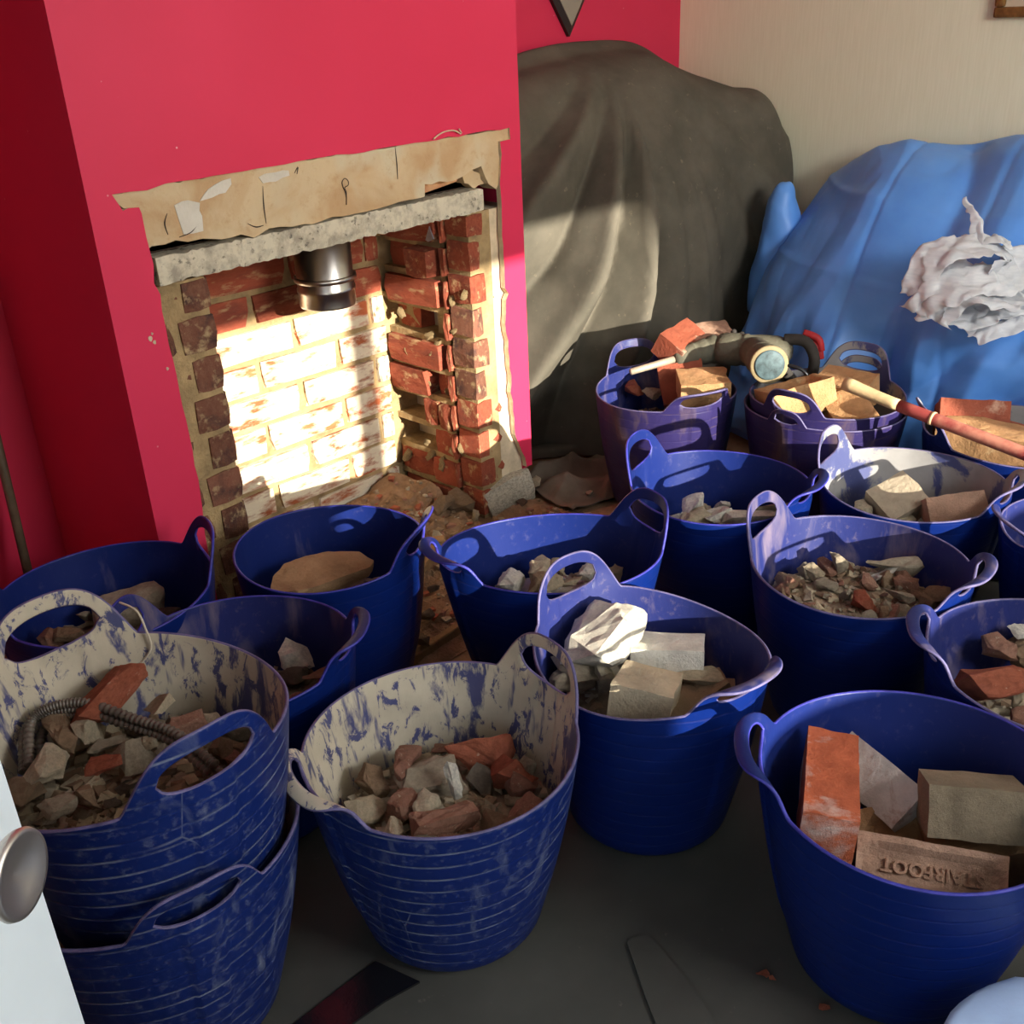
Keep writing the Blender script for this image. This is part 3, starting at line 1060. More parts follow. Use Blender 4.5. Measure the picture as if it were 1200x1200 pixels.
def fill(key, level, what, mat=None, chipm=('grey mortar', 'brown', 'cream plaster'), chips=150, dome=0.02, cs=0.013):
    T = TUBS[key]
    seed = sum(map(ord, key))
    H = HM[key] = HMap(T, level, seed, dome)
    r = np.random.default_rng(seed)
    nr, na = 16, 48
    V, F = [], []
    for i in range(nr + 1):
        rho = i / nr
        for kx in range(na):
            a = 2 * math.pi * kx / na
            R = tub_in(T, level) * rho * 0.985
            x, y = R * math.cos(a), R * math.sin(a)
            ii, jj = H.idx(x, y)
            V.append(tub_w(T, x, y, min(float(H.z[ii, jj]), level + 0.05) if rho < 0.9 else level - 0.004))
    F = gridf(na, nr + 1, True)
    # underside so that the heap is a body
    kb = len(V)
    for kx in range(na):
        a = 2 * math.pi * kx / na
        zl = max(0.012, level * 0.25)
        R = tub_in(T, zl) * 0.95
        V.append(tub_w(T, R * math.cos(a), R * math.sin(a), zl))
    for kx in range(na):
        a, b = nr * na + kx, nr * na + (kx + 1) % na
        F.append((a, b, kb + (kx + 1) % na, kb + kx))
    F.append(tuple(range(kb, kb + na))[::-1])
    idx = [0] * len(F)
    for q in range(chips):
        a, rho = r.uniform(0, 2 * math.pi), math.sqrt(r.uniform(0, 1))
        R = (tub_in(T, level) - 0.016) * rho
        x, y = R * math.cos(a), R * math.sin(a)
        ii, jj = H.idx(x, y)
        z = float(H.z[ii, jj])
        s = cs * r.uniform(0.4, 1.15)
        B = np.array(boxv(-1, -1, -1, 1, 1, 1)) * np.array([1, r.uniform(.5, 1), r.uniform(.3, .7)]) * s * 0.6 + r.normal(0, s * 0.14, (8, 3))
        M = np.array(Matrix.Rotation(r.uniform(0, 6.3), 3, 'Z') @ Matrix.Rotation(r.uniform(-.6, .6), 3, 'X'))
        B = B @ M.T + tub_w(T, x, y, z + s * 0.15)
        kx = len(V)
        V += list(B)
        F += [tuple(i + kx for i in f) for f in BOXF]
        idx += [1 + q % len(chipm)] * 6
    o = link('rubble_fill', mesh_of('rubble_fill', V, F, [mat or FILLM] + [RK[c] for c in chipm], idx, smooth=False))
    tag(o, 'fine rubble and dust filling the ' + what, 'rubble', kind='stuff')
    return o


SHAPES = {
    'chunk': [dict(dims=(1, 0.82, 0.66), pts=13, seed=s) for s in (1, 2, 3, 4, 5)],
    'flat': [dict(dims=(1, 0.7, 0.24), pts=12, seed=s) for s in (21, 22, 23)],
    'long': [dict(dims=(1, 0.36, 0.3), pts=12, seed=s) for s in (31, 32, 33)],
    'block': [dict(dims=(1, 0.6, 0.5), pts=40, seed=s) for s in (41, 42, 43)],
}
_rm = {}


def rock(shape, i, colour):
    kx = (shape, i, colour)
    if kx not in _rm:
        d = SHAPES[shape][i]
        _rm[kx] = rock_mesh('rubble', RK[colour], d['seed'], d['dims'], d['pts'], 3, 0.05)
    return _rm[kx]


PIECES = []                                            # (object, tub key, colour, shape, size)


def rubble(key, shape, colour, size, mat4, variant=None, name='rubble_chunk'):
    i = variant if variant is not None else int(rng.integers(len(SHAPES[shape])))
    o = link(name, rock(shape, i % len(SHAPES[shape]), colour))
    o.matrix_world = mat4 @ Matrix.Scale(size, 4)
    PIECES.append((o, key, colour, shape, size))
    return o


def drop(key, n, smin, smax, colours, shapes=('chunk', 'chunk', 'flat', 'long', 'block'), rmax=0.95, seed=0, tilt=0.5):
    T, H = TUBS[key], HM[key]
    r = np.random.default_rng(seed + sum(map(ord, key)) * 7)
    sizes = np.sort(r.uniform(smin, smax, n) ** 1.0)[::-1] * 1.0
    for s in sizes:
        sh = shapes[int(r.integers(len(shapes)))]
        co = colours[int(r.integers(len(colours)))]
        i = int(r.integers(len(SHAPES[sh])))
        me = rock(sh, i, co)
        Rm = Matrix.Rotation(r.uniform(0, 6.3), 3, 'Z') @ Matrix.Rotation(r.normal(0, tilt), 3, 'X') @ Matrix.Rotation(r.normal(0, tilt), 3, 'Y')
        Pv = np.array([v.co for v in me.vertices]) * s @ np.array(Rm).T
        best = None
        for t in range(7):
            a, rho = r.uniform(0, 6.3), math.sqrt(r.uniform(0, 1))
            rr = (tub_in(T, H.level + 0.02) - s * 0.50) * rho * rmax
            x, y = rr * math.cos(a), rr * math.sin(a)
            ii, jj = H.idx(Pv[:, 0] + x, Pv[:, 1] + y)
            low = Pv[:, 2] < 0
            z = np.percentile(H.z[ii[low], jj[low]] - Pv[low, 2], 90)
            if best is None or z < best[0]:
                best = (z, x, y, ii, jj)
        z, x, y, ii, jj = best
        np.maximum.at(H.z, (ii, jj), z + Pv[:, 2])
        W = tub_w(T, x, y, z)
        # the drop was in the tub's own frame: turn with it
        M = Matrix.Translation(W) @ (Matrix.Rotation(T.phi, 4, 'Z') @ Rm.to_4x4())
        rubble(key, sh, co, s, M, i)


def put(key, shape, colour, px, py, z, size, yaw=0, pitch=0, roll=0, variant=0, name='rubble_chunk', scale=(1, 1, 1)):
    M = Matrix.Translation(onz(px, py, z)) @ Matrix.Rotation(R_(yaw), 4, 'Z') @ Matrix.Rotation(R_(pitch), 4, 'Y') @ Matrix.Rotation(R_(roll), 4, 'X') @ Matrix.Diagonal((*scale, 1))
    return rubble(key, shape, colour, size, M, variant, name)


def seg(p0, z0, p1, L, up=False):
    """second end of a rod of length L whose ends show at pixels p0 and p1: the near or the far solution"""
    A = onz(p0[0], p0[1], z0)
    v = ray(*p1)
    d = CAM - A
    a, b, c = v @ v, 2 * d @ v, d @ d - L * L
    q = b * b - 4 * a * c
    if q < 0:
        t = -b / (2 * a)
    else:
        t1, t2 = (-b - math.sqrt(q)) / (2 * a), (-b + math.sqrt(q)) / (2 * a)
        t = t1 if up else t2
    B = CAM + v * t
    u = (B - A) / np.linalg.norm(B - A)
    return A, A + u * L


def frame(A, B, roll=0.0):
    """matrix at the middle of A-B: X along A-B, Z as far up as it goes, then rolled about X"""
    A, B = np.asarray(A, float), np.asarray(B, float)
    x = (B - A) / np.linalg.norm(B - A)
    upv = np.array([0, 0, 1.0]) if abs(x[2]) < 0.93 else np.array([-0.7, -0.7, 0.0])
    y = np.cross(upv, x)
    y /= np.linalg.norm(y)
    z = np.cross(x, y)
    M = Matrix(((x[0], y[0], z[0], 0), (x[1], y[1], z[1], 0), (x[2], y[2], z[2], 0), (0, 0, 0, 1)))
    M.translation = Vector((A + B) / 2)
    return M @ Matrix.Rotation(R_(roll), 4, 'X')


def top_edge_frame(A, B, T, roll=0.0):
    """A-B runs along the middle of the upper face; T is the size downwards"""
    M = frame(A, B, roll)
    return M @ Matrix.Translation((0, 0, -T / 2))


def leaf(A, B, slope, W, T):
    """A-B is the upper edge of the face one sees (W wide, sloping down to the viewer by slope degrees); T is the thickness behind it.
    The brick's Z is that face's normal, its Y runs up the face."""
    A, B = np.asarray(A, float), np.asarray(B, float)
    x = (B - A) / np.linalg.norm(B - A)
    h = np.array([-_fw[0], -_fw[1], 0.0])
    h -= x * (h @ x)
    h /= np.linalg.norm(h)
    upv = np.cross(h, x) if np.cross(h, x)[2] > 0 else -np.cross(h, x)
    s_ = R_(slope)
    down = math.cos(s_) * h - math.sin(s_) * upv
    n = math.sin(s_) * h + math.cos(s_) * upv
    y = -down
    if np.cross(x, y) @ n < 0:
        x = -x
    C_ = (A + B) / 2 + down * W / 2 - n * T / 2
    M = Matrix(((x[0], y[0], n[0], C_[0]), (x[1], y[1], n[1], C_[1]), (x[2], y[2], n[2], C_[2]), (0, 0, 0, 1)))
    return M


def house_brick_mesh(name, mat, L, W, T, seed, frog=None, broken=0.0, frogr=0.02):
    """a brick about its middle, optional frog pressed into the top bed; a broken end is rough"""
    r = np.random.default_rng(seed)
    nx, ny = 22, 12
    xs, ys = np.linspace(-L / 2, L / 2, nx), np.linspace(-W / 2, W / 2, ny)
    bm = bmesh.new()
    X, Y = np.meshgrid(xs, ys, indexing='ij')
    top = np.full(X.shape, T / 2)
    if frog:
        fx, fy, dep = frog
        # rounded rectangle frog with sloping sides
        qx, qy = np.maximum(np.abs(X) - (fx - frogr), 0), np.maximum(np.abs(Y) - (fy - frogr), 0)
        dd = np.hypot(qx, qy) - frogr
        top = top - dep * sstep(0.004, -0.006, dd)
    rows = [top + noise3(np.stack([X, Y, X * 0], -1), 60, seed) * 0.0012, np.full(X.shape, -T / 2) + noise3(np.stack([X, Y, X * 0 + 3], -1), 40, seed) * 0.001]
    gt = [[bm.verts.new((X[i, j], Y[i, j], rows[0][i, j])) for j in range(ny)] for i in range(nx)]
    gb = [[bm.verts.new((X[i, j], Y[i, j], rows[1][i, j])) for j in range(ny)] for i in range(nx)]
    for i in range(nx - 1):
        for j in range(ny - 1):
            bm.faces.new((gt[i][j], gt[i + 1][j], gt[i + 1][j + 1], gt[i][j + 1]))
            bm.faces.new((gb[i][j], gb[i][j + 1], gb[i + 1][j + 1], gb[i + 1][j]))
    for i in range(nx - 1):
        bm.faces.new((gb[i][0], gb[i + 1][0], gt[i + 1][0], gt[i][0]))
        bm.faces.new((gt[i][-1], gt[i + 1][-1], gb[i + 1][-1], gb[i][-1]))
    for j in range(ny - 1):
        bm.faces.new((gt[0][j], gt[0][j + 1], gb[0][j + 1], gb[0][j]))
        bm.faces.new((gb[-1][j], gb[-1][j + 1], gt[-1][j + 1], gt[-1][j]))
    ed = [e for e in bm.edges if len(e.link_faces) == 2 and e.calc_face_angle(0) > 1.0]
    bmesh.ops.bevel(bm, geom=ed, offset=0.0035, segments=2, affect='EDGES', profile=0.5)
    co = np.array([v.co for v in bm.verts])
    n1, n2 = noise3(co, 28, seed, 2), noise3(co, 18, seed + 9, 2)
    for v, a, b in zip(bm.verts, n1, n2):
        e = min(L / 2 - abs(v.co.x), W / 2 - abs(v.co.y), T / 2 - abs(v.co.z))
        v.co += Vector((0, 0, 0)) + v.co.normalized() * float(a) * 0.0022
        if broken and v.co.x > 0:
            v.co.x += float(b) * broken * (v.co.x / (L / 2)) ** 3
    bmesh.ops.recalc_face_normals(bm, faces=bm.faces[:])
    me = bpy.data.meshes.new(name)
    bm.to_mesh(me)
    bm.free()
    me.materials.append(mat)
    return me


def brick(label, mat, M, L=0.215, W=0.102, T=0.066, seed=1, frog=None, broken=0.0, group=None, name='brick', frogr=0.02):
    o = link(name, house_brick_mesh('brick', mat, L, W, T, seed, frog, broken, frogr))
    o.matrix_world = M
    tag(o, label, 'brick', group)
    return o


def lettering(parent, word, loc, size, flip, mat, depth=0.0016):
    cu = bpy.data.curves.new('lettering', 'FONT')
    cu.body = word
    cu.size = size
    cu.extrude = depth
    cu.bevel_depth = 0.0006
    cu.align_x, cu.align_y = 'CENTER', 'CENTER'
    cu.resolution_u = 3
    dg = bpy.context.evaluated_depsgraph_get()
    tmp = bpy.data.objects.new('tmp', cu)
    COL.objects.link(tmp)
    bpy.context.view_layer.update()
    me = bpy.data.meshes.new_from_object(tmp.evaluated_get(bpy.context.evaluated_depsgraph_get()))
    bpy.data.objects.remove(tmp)
    bpy.data.curves.remove(cu)
    me.materials.clear()
    me.materials.append(mat)
    o = link('lettering', me, parent)
    o.location = loc
    o.rotation_euler = (0, 0, flip)
    o['label'] = 'raised letters in the frog'
    return o


# ---- keep every piece inside the wall of its tub
def contain(o, T, tries=14):
    V = np.array([v.co for v in o.data.vertices])
    if len(V) > 900:
        V = V[::3]
    for _ in range(tries):
        M = np.array(o.matrix_world)
        W = V @ M[:3, :3].T + M[:3, 3]
        z = W[:, 2] - T.z0
        g = np.clip(z / T.h, 0, 1)
        d = W[:, :2] - np.array([T.cx, T.cy]) - g[:, None] * np.array(T.lean)
        c, s_ = math.cos(T.el), math.sin(T.el)
        l = np.stack([d[:, 0] * c + d[:, 1] * s_, -d[:, 0] * s_ + d[:, 1] * c], 1)
        l /= np.stack([1 + (T.ex - 1) * g, 1 + (T.ey - 1) * g], 1)
        r = np.hypot(l[:, 0], l[:, 1])
        room = T.rb + (T.R - T.rb) * np.clip(z, 0.01, T.h) / T.h + 0.006 * np.sin(np.pi * g) - 0.0085
        ex = np.where(z < T.h + 0.012, r - room, -1)
        i = int(np.argmax(ex))
        mv = np.zeros(3)
        if ex[i] > 0:
            n_ = -d[i] / (np.linalg.norm(d[i]) + 1e-9)
            v = M[:3, 3] - CAM
            v /= np.linalg.norm(v)
            comp = v[:2] @ n_
            if abs(comp) > 0.40:                       # slide along the line of sight, else straight inwards
                mv = v * float(np.clip((ex[i] + 0.0005) / (comp + 0.2 * v[2]), -0.02, 0.02))
            else:
                mv[:2] = n_ * (ex[i] + 0.0005)
        lift = 0.014 - z.min()
        if lift > 0:
            mv[2] = lift
        if not mv.any():
            break
        M2 = o.matrix_world.copy()
        M2.translation += Vector(mv)
        o.matrix_world = M2


RUB = ('grey mortar', 'grey mortar', 'brown', 'cream plaster', 'pinkish brick', 'brown')
# front tub
fill('Q', 0.165, 'plaster-caked tub')
put('Q', 'long', 'pinkish brick', 474, 893, 0.222, 0.105, 40, 8, 20, 0)
put('Q', 'flat', 'terracotta', 556, 886, 0.215, 0.120, -20, 14, -50, 0, scale=(1, 0.9, 1.6))
put('Q', 'block', 'grey mortar', 505, 915, 0.215, 0.100, -25, 0, 20, 0)
put('Q', 'long', 'white plaster', 531, 912, 0.245, 0.060, 70, -68, 0, 1)
put('Q', 'chunk', 'terracotta', 604, 905, 0.205, 0.090, 25, 20, -25, 1)
put('Q', 'block', 'pinkish brick', 612, 920, 0.200, 0.078, 30, 40, 30, 1)
put('Q', 'flat', 'dusty dark', 566, 915, 0.20, 0.075, 10, -30, 40, 1)
put('Q', 'chunk', 'cream plaster', 424, 948, 0.210, 0.072, 10, 0, 30, 2)
put('Q', 'chunk', 'pinkish brick', 473, 947, 0.215, 0.066, 60, 20, 0, 3)
put('Q', 'flat', 'pinkish brick', 522, 962, 0.235, 0.105, -22, 4, -22, 2, scale=(1, 0.8, 1.5))
put('Q', 'block', 'cream plaster', 497, 949, 0.225, 0.060, 30, 0, 10, 2)
put('Q', 'chunk', 'brown', 579, 963, 0.225, 0.052, 0, 20, 0, 4)
put('Q', 'block', 'pinkish brick', 619, 957, 0.225, 0.075, 20, 5, 10, 0)
put('Q', 'chunk', 'cream plaster', 459, 975, 0.228, 0.045, 30, 0, 0, 0)
put('Q', 'block', 'grey mortar', 498, 977, 0.232, 0.036, -10, 0, 0, 1)
put('Q', 'chunk', 'pinkish brick', 525, 984, 0.232, 0.034, 0, 0, 0, 2)
put('Q', 'chunk', 'brown', 603, 978, 0.230, 0.048, 70, 0, 0, 3)
put('Q', 'flat', 'grey mortar', 490, 990, 0.228, 0.055, 0, 0, 12, 0)
put('Q', 'chunk', 'brown', 557, 985, 0.228, 0.036, 40, 0, 0, 1)
put('Q', 'chunk', 'brown', 440, 915, 0.200, 0.075, 40, 0, 40, 1)
drop('Q', 26, 0.020, 0.050, ('brown', 'cream plaster', 'grey mortar', 'pinkish brick'), seed=3)

# stacked tub on the left
fill('A2', 0.140, 'bottom tub of the stack by the white door', chips=60)
fill('A', 0.185, 'upper tub of the stack by the white door', chips=420, cs=0.016)
put('A', 'block', 'terracotta', 127, 815, 0.415, 0.115, 20, -8, -32, 0, scale=(1, 1.1, 0.7))
put('A', 'flat', 'cream plaster', 186, 826, 0.412, 0.075, 10, 0, -20, 1)
put('A', 'block', 'pinkish brick', 220, 850, 0.395, 0.055, -20, 0, 0, 0)
put('A', 'long', 'brown', 70, 856, 0.415, 0.085, 75, -10, 20, 0, scale=(1, 1.3, 1.2))
put('A', 'chunk', 'cream plaster', 107, 855, 0.41, 0.055, 0, 20, 0, 1)
put('A', 'chunk', 'cream plaster', 157, 856, 0.41, 0.036, 80, 40, 0, 2)
put('A', 'chunk', 'cream plaster', 178, 872, 0.405, 0.036, 100, 30, 0, 3)
put('A', 'chunk', 'grey mortar', 152, 888, 0.405, 0.055, 0, 10, 50, 4)
put('A', 'chunk', 'cream plaster', 52, 902, 0.405, 0.070, 30, 0, 0, 0)
put('A', 'chunk', 'grey mortar', 68, 945, 0.405, 0.050, 30, 0, 0, 2)
put('A', 'flat', 'terracotta', 120, 898, 0.405, 0.050, 130, 10, -10, 2)
put('A', 'long', 'grey mortar', 128, 871, 0.405, 0.055, -15, 0, 0, 1)
put('A', 'chunk', 'brown', 105, 935, 0.40, 0.045, 30, 40, 0, 1)
put('A', 'chunk', 'brown', 25, 930, 0.395, 0.055, 0, 0, 0, 3)
put('A', 'chunk', 'cream plaster', 243, 850, 0.385, 0.042, 0, 0, 0, 3)
put('A', 'chunk', 'brown', 262, 875, 0.385, 0.036, 0, 0, 0, 1)
drop('A', 46, 0.016, 0.042, RUB + ('dusty dark', 'dusty dark'), seed=5)

fill('P', 0.165, 'tub behind the stack of two')
put('P', 'chunk', 'white plaster', 347, 768, 0.225, 0.075, 60, -50, 0, 1)
put('P', 'flat', 'brown', 372, 792, 0.222, 0.070, -10, 0, 0, 0)
put('P', 'block', 'pinkish brick', 352, 826, 0.232, 0.055, 60, 0, 0, 1)
drop('P', 22, 0.025, 0.065, ('brown', 'dusty dark', 'pinkish brick', 'brown'), seed=2)

fill('B0', 0.165, 'shaded tub at the chimney corner')
put('B0', 'block', 'grey mortar', 152, 711, 0.215, 0.140, -12, -5, 10, 1, name='concrete_lump')
put('B0', 'chunk', 'pinkish brick', 62, 747, 0.220, 0.055, 0, 0, 0, 1)
put('B0', 'chunk', 'brown', 78, 744, 0.220, 0.055, 0, 0, 0, 2)
drop('B0', 16, 0.03, 0.07, ('brown', 'dusty dark', 'grey mortar'), seed=1)

fill('B', 0.150, 'tub with the flat stone slab', chips=60)
SAND = rock_mat('flat brown stone', lin(186, 150, 112), lin(170, 134, 98), lin(150, 118, 86), 0.3, 16)
bp = [onz(x, y, 0.250)[:2] for x, y in ((317, 697), (321, 681), (334, 667), (352, 660), (385, 650), (421, 648), (437, 657), (433, 664), (404, 676), (372, 690), (350, 698))]
bc = np.mean(bp, 0)
bm = bmesh.new()
tv = [bm.verts.new((p[0] - bc[0], p[1] - bc[1], 0.012 + 0.006 * math.sin(7 * i))) for i, p in enumerate(bp)]
lv = [bm.verts.new(((p[0] - bc[0]) * .96, (p[1] - bc[1]) * .96, -0.014)) for p in bp]
bm.faces.new(tv), bm.faces.new(lv[::-1])
for i in range(len(bp)):
    j = (i + 1) % len(bp)
    bm.faces.new((tv[i], lv[i], lv[j], tv[j]))
bmesh.ops.recalc_face_normals(bm, faces=bm.faces[:])
bmesh.ops.triangulate(bm, faces=bm.faces[:])
bmesh.ops.subdivide_edges(bm, edges=bm.edges[:], cuts=4, use_grid_fill=True)
bm.normal_update()
cc = np.array([v.co for v in bm.verts])
for v, q in zip(bm.verts, noise3(cc, 24, 5, 3)):
    v.co += v.normal * float(q) * 0.006
me = bpy.data.meshes.new('stone_slab')
bm.to_mesh(me)
bm.free()
me.materials.append(SAND)
o = link('stone_slab', me, None, (bc[0], bc[1], 0.243))
tag(o, 'flat brown stone slab lying in the blue tub before the fireplace', 'stone slab')
bpy.context.view_layer.update()
contain(o, TUBS['B'])

fill('C', 0.175, 'sunlit tub before the hearth', FILLW, ('white plaster', 'cream plaster'), 160)
for a in ((600, 682, .075, 'block', 'white plaster'), (632, 668, .080, 'block', 'cream plaster'), (655, 664, .05, 'chunk', 'cream plaster'), (628, 683, .06, 'chunk', 'brown'), (672, 682, .05, 'flat', 'cream plaster'), (690, 671, .055, 'block', 'white plaster'), (715, 676, .06, 'chunk', 'grey mortar'), (645, 684, .055, 'chunk', 'cream plaster')):
    put('C', a[3], a[4], a[0], a[1], 0.228, a[2], random.uniform(0, 180), 12, 15, int(a[0]) % 3)
drop('C', 14, 0.025, 0.05, ('white plaster', 'cream plaster', 'grey mortar'), seed=1)

fill('D', 0.170, 'clean tub before the drill', FILLW, ('white plaster', 'cream plaster'), 130)
put('D', 'flat', 'white plaster', 806, 598, 0.232, 0.105, 30, -4, -24, 0, name='plaster_slab')
put('D', 'flat', 'white plaster', 840, 602, 0.236, 0.125, -35, 4, -12, 1, name='plaster_slab')
put('D', 'block', 'cream plaster', 812, 612, 0.225, 0.090, -12, 0, 0, 2, name='plaster_slab')
put('D', 'flat', 'white plaster', 880, 606, 0.232, 0.130, -38, 3, -14, 2, name='plaster_slab')
put('D', 'flat', 'cream plaster', 905, 598, 0.235, 0.11, -28, 6, -25, 0, name='plaster_slab')
drop('D', 8, 0.025, 0.05, ('white plaster', 'cream plaster'), seed=1)

fill('E', 0.165, 'long oval tub', FILLM, ('cream plaster', 'brown', 'white plaster'), 100)
put('E', 'block', 'white plaster', 708, 745, 0.245, 0.150, 15, -8, -16, 0, name='plaster_lump', scale=(1, 1.3, 0.9))
put('E', 'chunk', 'grey mortar', 684, 772, 0.238, 0.150, -35, 0, -20, 1, name='plaster_lump', scale=(1, 1.0, 0.6))
put('E', 'chunk', 'cream plaster', 703, 792, 0.232, 0.075, 30, 40, 30, 2)
put('E', 'block', 'grey mortar', 668, 795, 0.225, 0.080, -30, 0, 0, 2)
A, B = onz(741, 768, 0.240), onz(822, 772, 0.238)
brick('pale smooth half brick, half in sun, at the back of the oval tub', RK['white plaster'], frame(A, B, -10), 0.115, 0.072, 0.055, 3, None, 0.008, name='half_brick')
A, B = onz(728, 815, 0.245), onz(782, 828, 0.240)
brick('squared block with one white plaster end, in the middle of the oval tub', RK['cream plaster'], frame(A, B, -12), 0.088, 0.095, 0.075, 5, None, 0.012, name='half_brick')
put('E', 'flat', 'cream plaster', 805, 795, 0.230, 0.115, -32, 3, -8, 0)
put('E', 'flat', 'brown', 832, 805, 0.232, 0.120, -34, 2, 6, 1)
A, B = onz(788, 838, 0.205), onz(880, 842, 0.205)
brick('dark brown flat block lying deep at the front of the oval tub', RK['brown'], frame(A, B, 0), 0.130, 0.105, 0.05, 8, None, 0.01, name='half_brick')
put('E', 'chunk', 'brown', 735, 844, 0.225, 0.060, 0, 0, 0, 3)
put('E', 'flat', 'white plaster', 795, 853, 0.232, 0.065, -20, 0, 0, 2)

fill('F', 0.160, 'grey-smeared tub', FILLM)
A, B = onz(1032, 600, 0.225), onz(1068, 580, 0.250)
brick('grey ridged concrete block leaning in the grey-smeared tub', RK['grey mortar'], frame(A, B, 25), 0.09, 0.085, 0.06, 12, None, 0.008, name='half_brick')
A, B = onz(1085, 606, 0.225), onz(1142, 598, 0.235)
brick('brown brick with a pale cracked face in the grey-smeared tub', BK_PINK, frame(A, B, -35), 0.115, 0.095, 0.066, 14, None, 0.012, name='half_brick')
put('F', 'chunk', 'cream plaster', 1014, 596, 0.225, 0.06, 20, 0, 0, 1)
put('F', 'flat', 'cream plaster', 1050, 609, 0.222, 0.075, -30, 0, 0, 0)
put('F', 'flat', 'white plaster', 1085, 612, 0.222, 0.05, 0, 0, 0, 1)
drop('F', 8, 0.03, 0.06, ('brown', 'cream plaster', 'grey mortar'), seed=1)

fill('G', 0.205, 'tub of small grey rubble', chips=260)
put('G', 'flat', 'grey mortar', 1042, 663, 0.245, 0.115, -38, 2, 10, 0, scale=(1.1, 0.6, 1.2))
put('G', 'chunk', 'terracotta', 1015, 704, 0.245, 0.062, 10, 0, 0, 1)
put('G', 'flat', 'pinkish brick', 1042, 717, 0.240, 0.085, -10, 0, -12, 1)
put('G', 'flat', 'white plaster', 1037, 672, 0.245, 0.055, -20, -12, -25, 2)
put('G', 'block', 'pinkish brick', 1062, 684, 0.240, 0.050, -60, 10, 0, 0)
put('G', 'flat', 'grey mortar', 1050, 697, 0.245, 0.065, -60, 10, -20, 0)
put('G', 'chunk', 'brown', 1098, 701, 0.235, 0.062, 0, 20, -20, 3)
put('G', 'long', 'brown', 1078, 698, 0.240, 0.052, 60, 0, 0, 1)
put('G', 'chunk', 'grey mortar', 980, 660, 0.245, 0.052, 0, 50, 0, 2)
put('G', 'chunk', 'grey mortar', 950, 668, 0.240, 0.05, 60, 10, 0, 4)
put('G', 'chunk', 'brown', 922, 683, 0.232, 0.055, 60, 10, 0, 0)
drop('G', 44, 0.022, 0.050, ('grey mortar', 'grey mortar', 'brown', 'pinkish brick', 'cream plaster', 'grey mortar'), seed=8)

fill('H', 0.165, 'tub with the terracotta lump')
put('H', 'block', 'terracotta', 1163, 800, 0.255, 0.125, -25, 12, -35, 0, name='terracotta_lump', scale=(1, 1.1, 0.8))
put('H', 'chunk', 'pinkish brick', 1172, 757, 0.225, 0.075, 30, 0, 0, 1)
put('H', 'block', 'brown', 1199, 765, 0.235, 0.08, 30, 10, 0, 1)
put('H', 'chunk', 'white plaster', 1194, 740, 0.235, 0.05, 0, 0, 0, 2)
put('H', 'long', 'cream plaster', 1168, 836, 0.225, 0.055, -30, 0, 0, 0)
put('H', 'block', 'cream plaster', 1196, 822, 0.235, 0.05, 0, 0, 0, 2)
put('H', 'chunk', 'pinkish brick', 1196, 840, 0.232, 0.042, 0, 0, 0, 3)
drop('H', 14, 0.03, 0.06, ('brown', 'pinkish brick', 'cream plaster'), seed=1)
fill('N', 0.150, 'tub behind the terracotta lump', chips=60)

# right front tub: whole bricks
fill('I', 0.105, 'tub of whole bricks', chips=60)
A, B = seg((975, 957), 0.312, (977, 856), 0.200)
brick('upright brick with orange face streaked white, leaning on the tub wall', BK_ORANGE, top_edge_frame(A, B, 0.076, 4), 0.200, 0.066, 0.076, 21)
A, B = onz(1005, 864, 0.212), onz(1076, 922, 0.196)
brick('brick with a white limescale edge, tilted behind the frogged brown brick', BK_LIME, leaf(A, B, 52, 0.066, 0.07), 0.125, 0.066, 0.07, 22, None, 0.006)
A, B = onz(1006, 948, 0.222), onz(1092, 935, 0.226)
brick('brown brick lying flat with a rounded empty frog, in the middle of the tub', BK_BROWN, leaf(A, B, 20, 0.078, 0.045), 0.145, 0.078, 0.045, 23, (0.052, 0.026, 0.012), 0.005, frogr=0.03)
A, B = onz(1106, 921, 0.305), onz(1190, 928, 0.305)
brick('grey dusted brick lying across, with a reddish broken top edge', BK_GREY, leaf(A, B, 66, 0.066, 0.075), 0.115, 0.066, 0.075, 24, None, 0.006)
A, B = onz(1004, 971, 0.268), onz(1186, 1003, 0.268)
bs = brick('pale pink brick with lettered frog, leaning at the front of the tub', BK_PINK, leaf(A, B, 40, 0.092, 0.052), float(np.linalg.norm(B - A)), 0.092, 0.052, 25, (0.085, 0.032, 0.010), 0.003, frogr=0.026)
lettering(bs, 'STAIRFOOT', (0.002, 0.012, 0.052 / 2 - 0.0084), 0.0225, math.pi, BK_PINK, 0.0016)
A, B = onz(1140, 995, 0.175), onz(1190, 990, 0.185)
brick('shaded brick corner lying under the grey dusted brick', BK_BROWN, frame(A, B, 10), 0.12, 0.09, 0.066, 26)

# tub with the drill
fill('K', 0.185, 'tub under the drill')
A, B = onz(786, 452, 0.275), onz(812, 447, 0.285)
brick('split red brick with a white plaster face, standing below the drill bit', BK_RED, frame(A, B, 62), 0.11, 0.10, 0.06, 31, None, 0.01, name='half_brick')
A, B = onz(800, 455, 0.262), onz(850, 452, 0.265)
brick('pale half brick lying under the drill body', BK_YEL, frame(A, B, 5), 0.12, 0.10, 0.06, 32, None, 0.015, name='half_brick')
A, B = onz(783, 412, 0.275), onz(812, 394, 0.285)
brick('red brick at the back of the drill tub, below the rim', BK_RED, frame(A, B, 30), 0.13, 0.08, 0.06, 33, None, 0.008, name='half_brick')
A, B = onz(815, 400, 0.285), onz(850, 396, 0.285)
brick('pinkish broken brick behind the drill chuck', BK_PINK, frame(A, B, 15), 0.10, 0.08, 0.06, 34, None, 0.012, name='half_brick')
put('K', 'chunk', 'terracotta', 745, 455, 0.250, 0.07, 0, 0, 0, 1)
put('K', 'chunk', 'cream plaster', 762, 462, 0.250, 0.07, 30, 0, 0, 2)
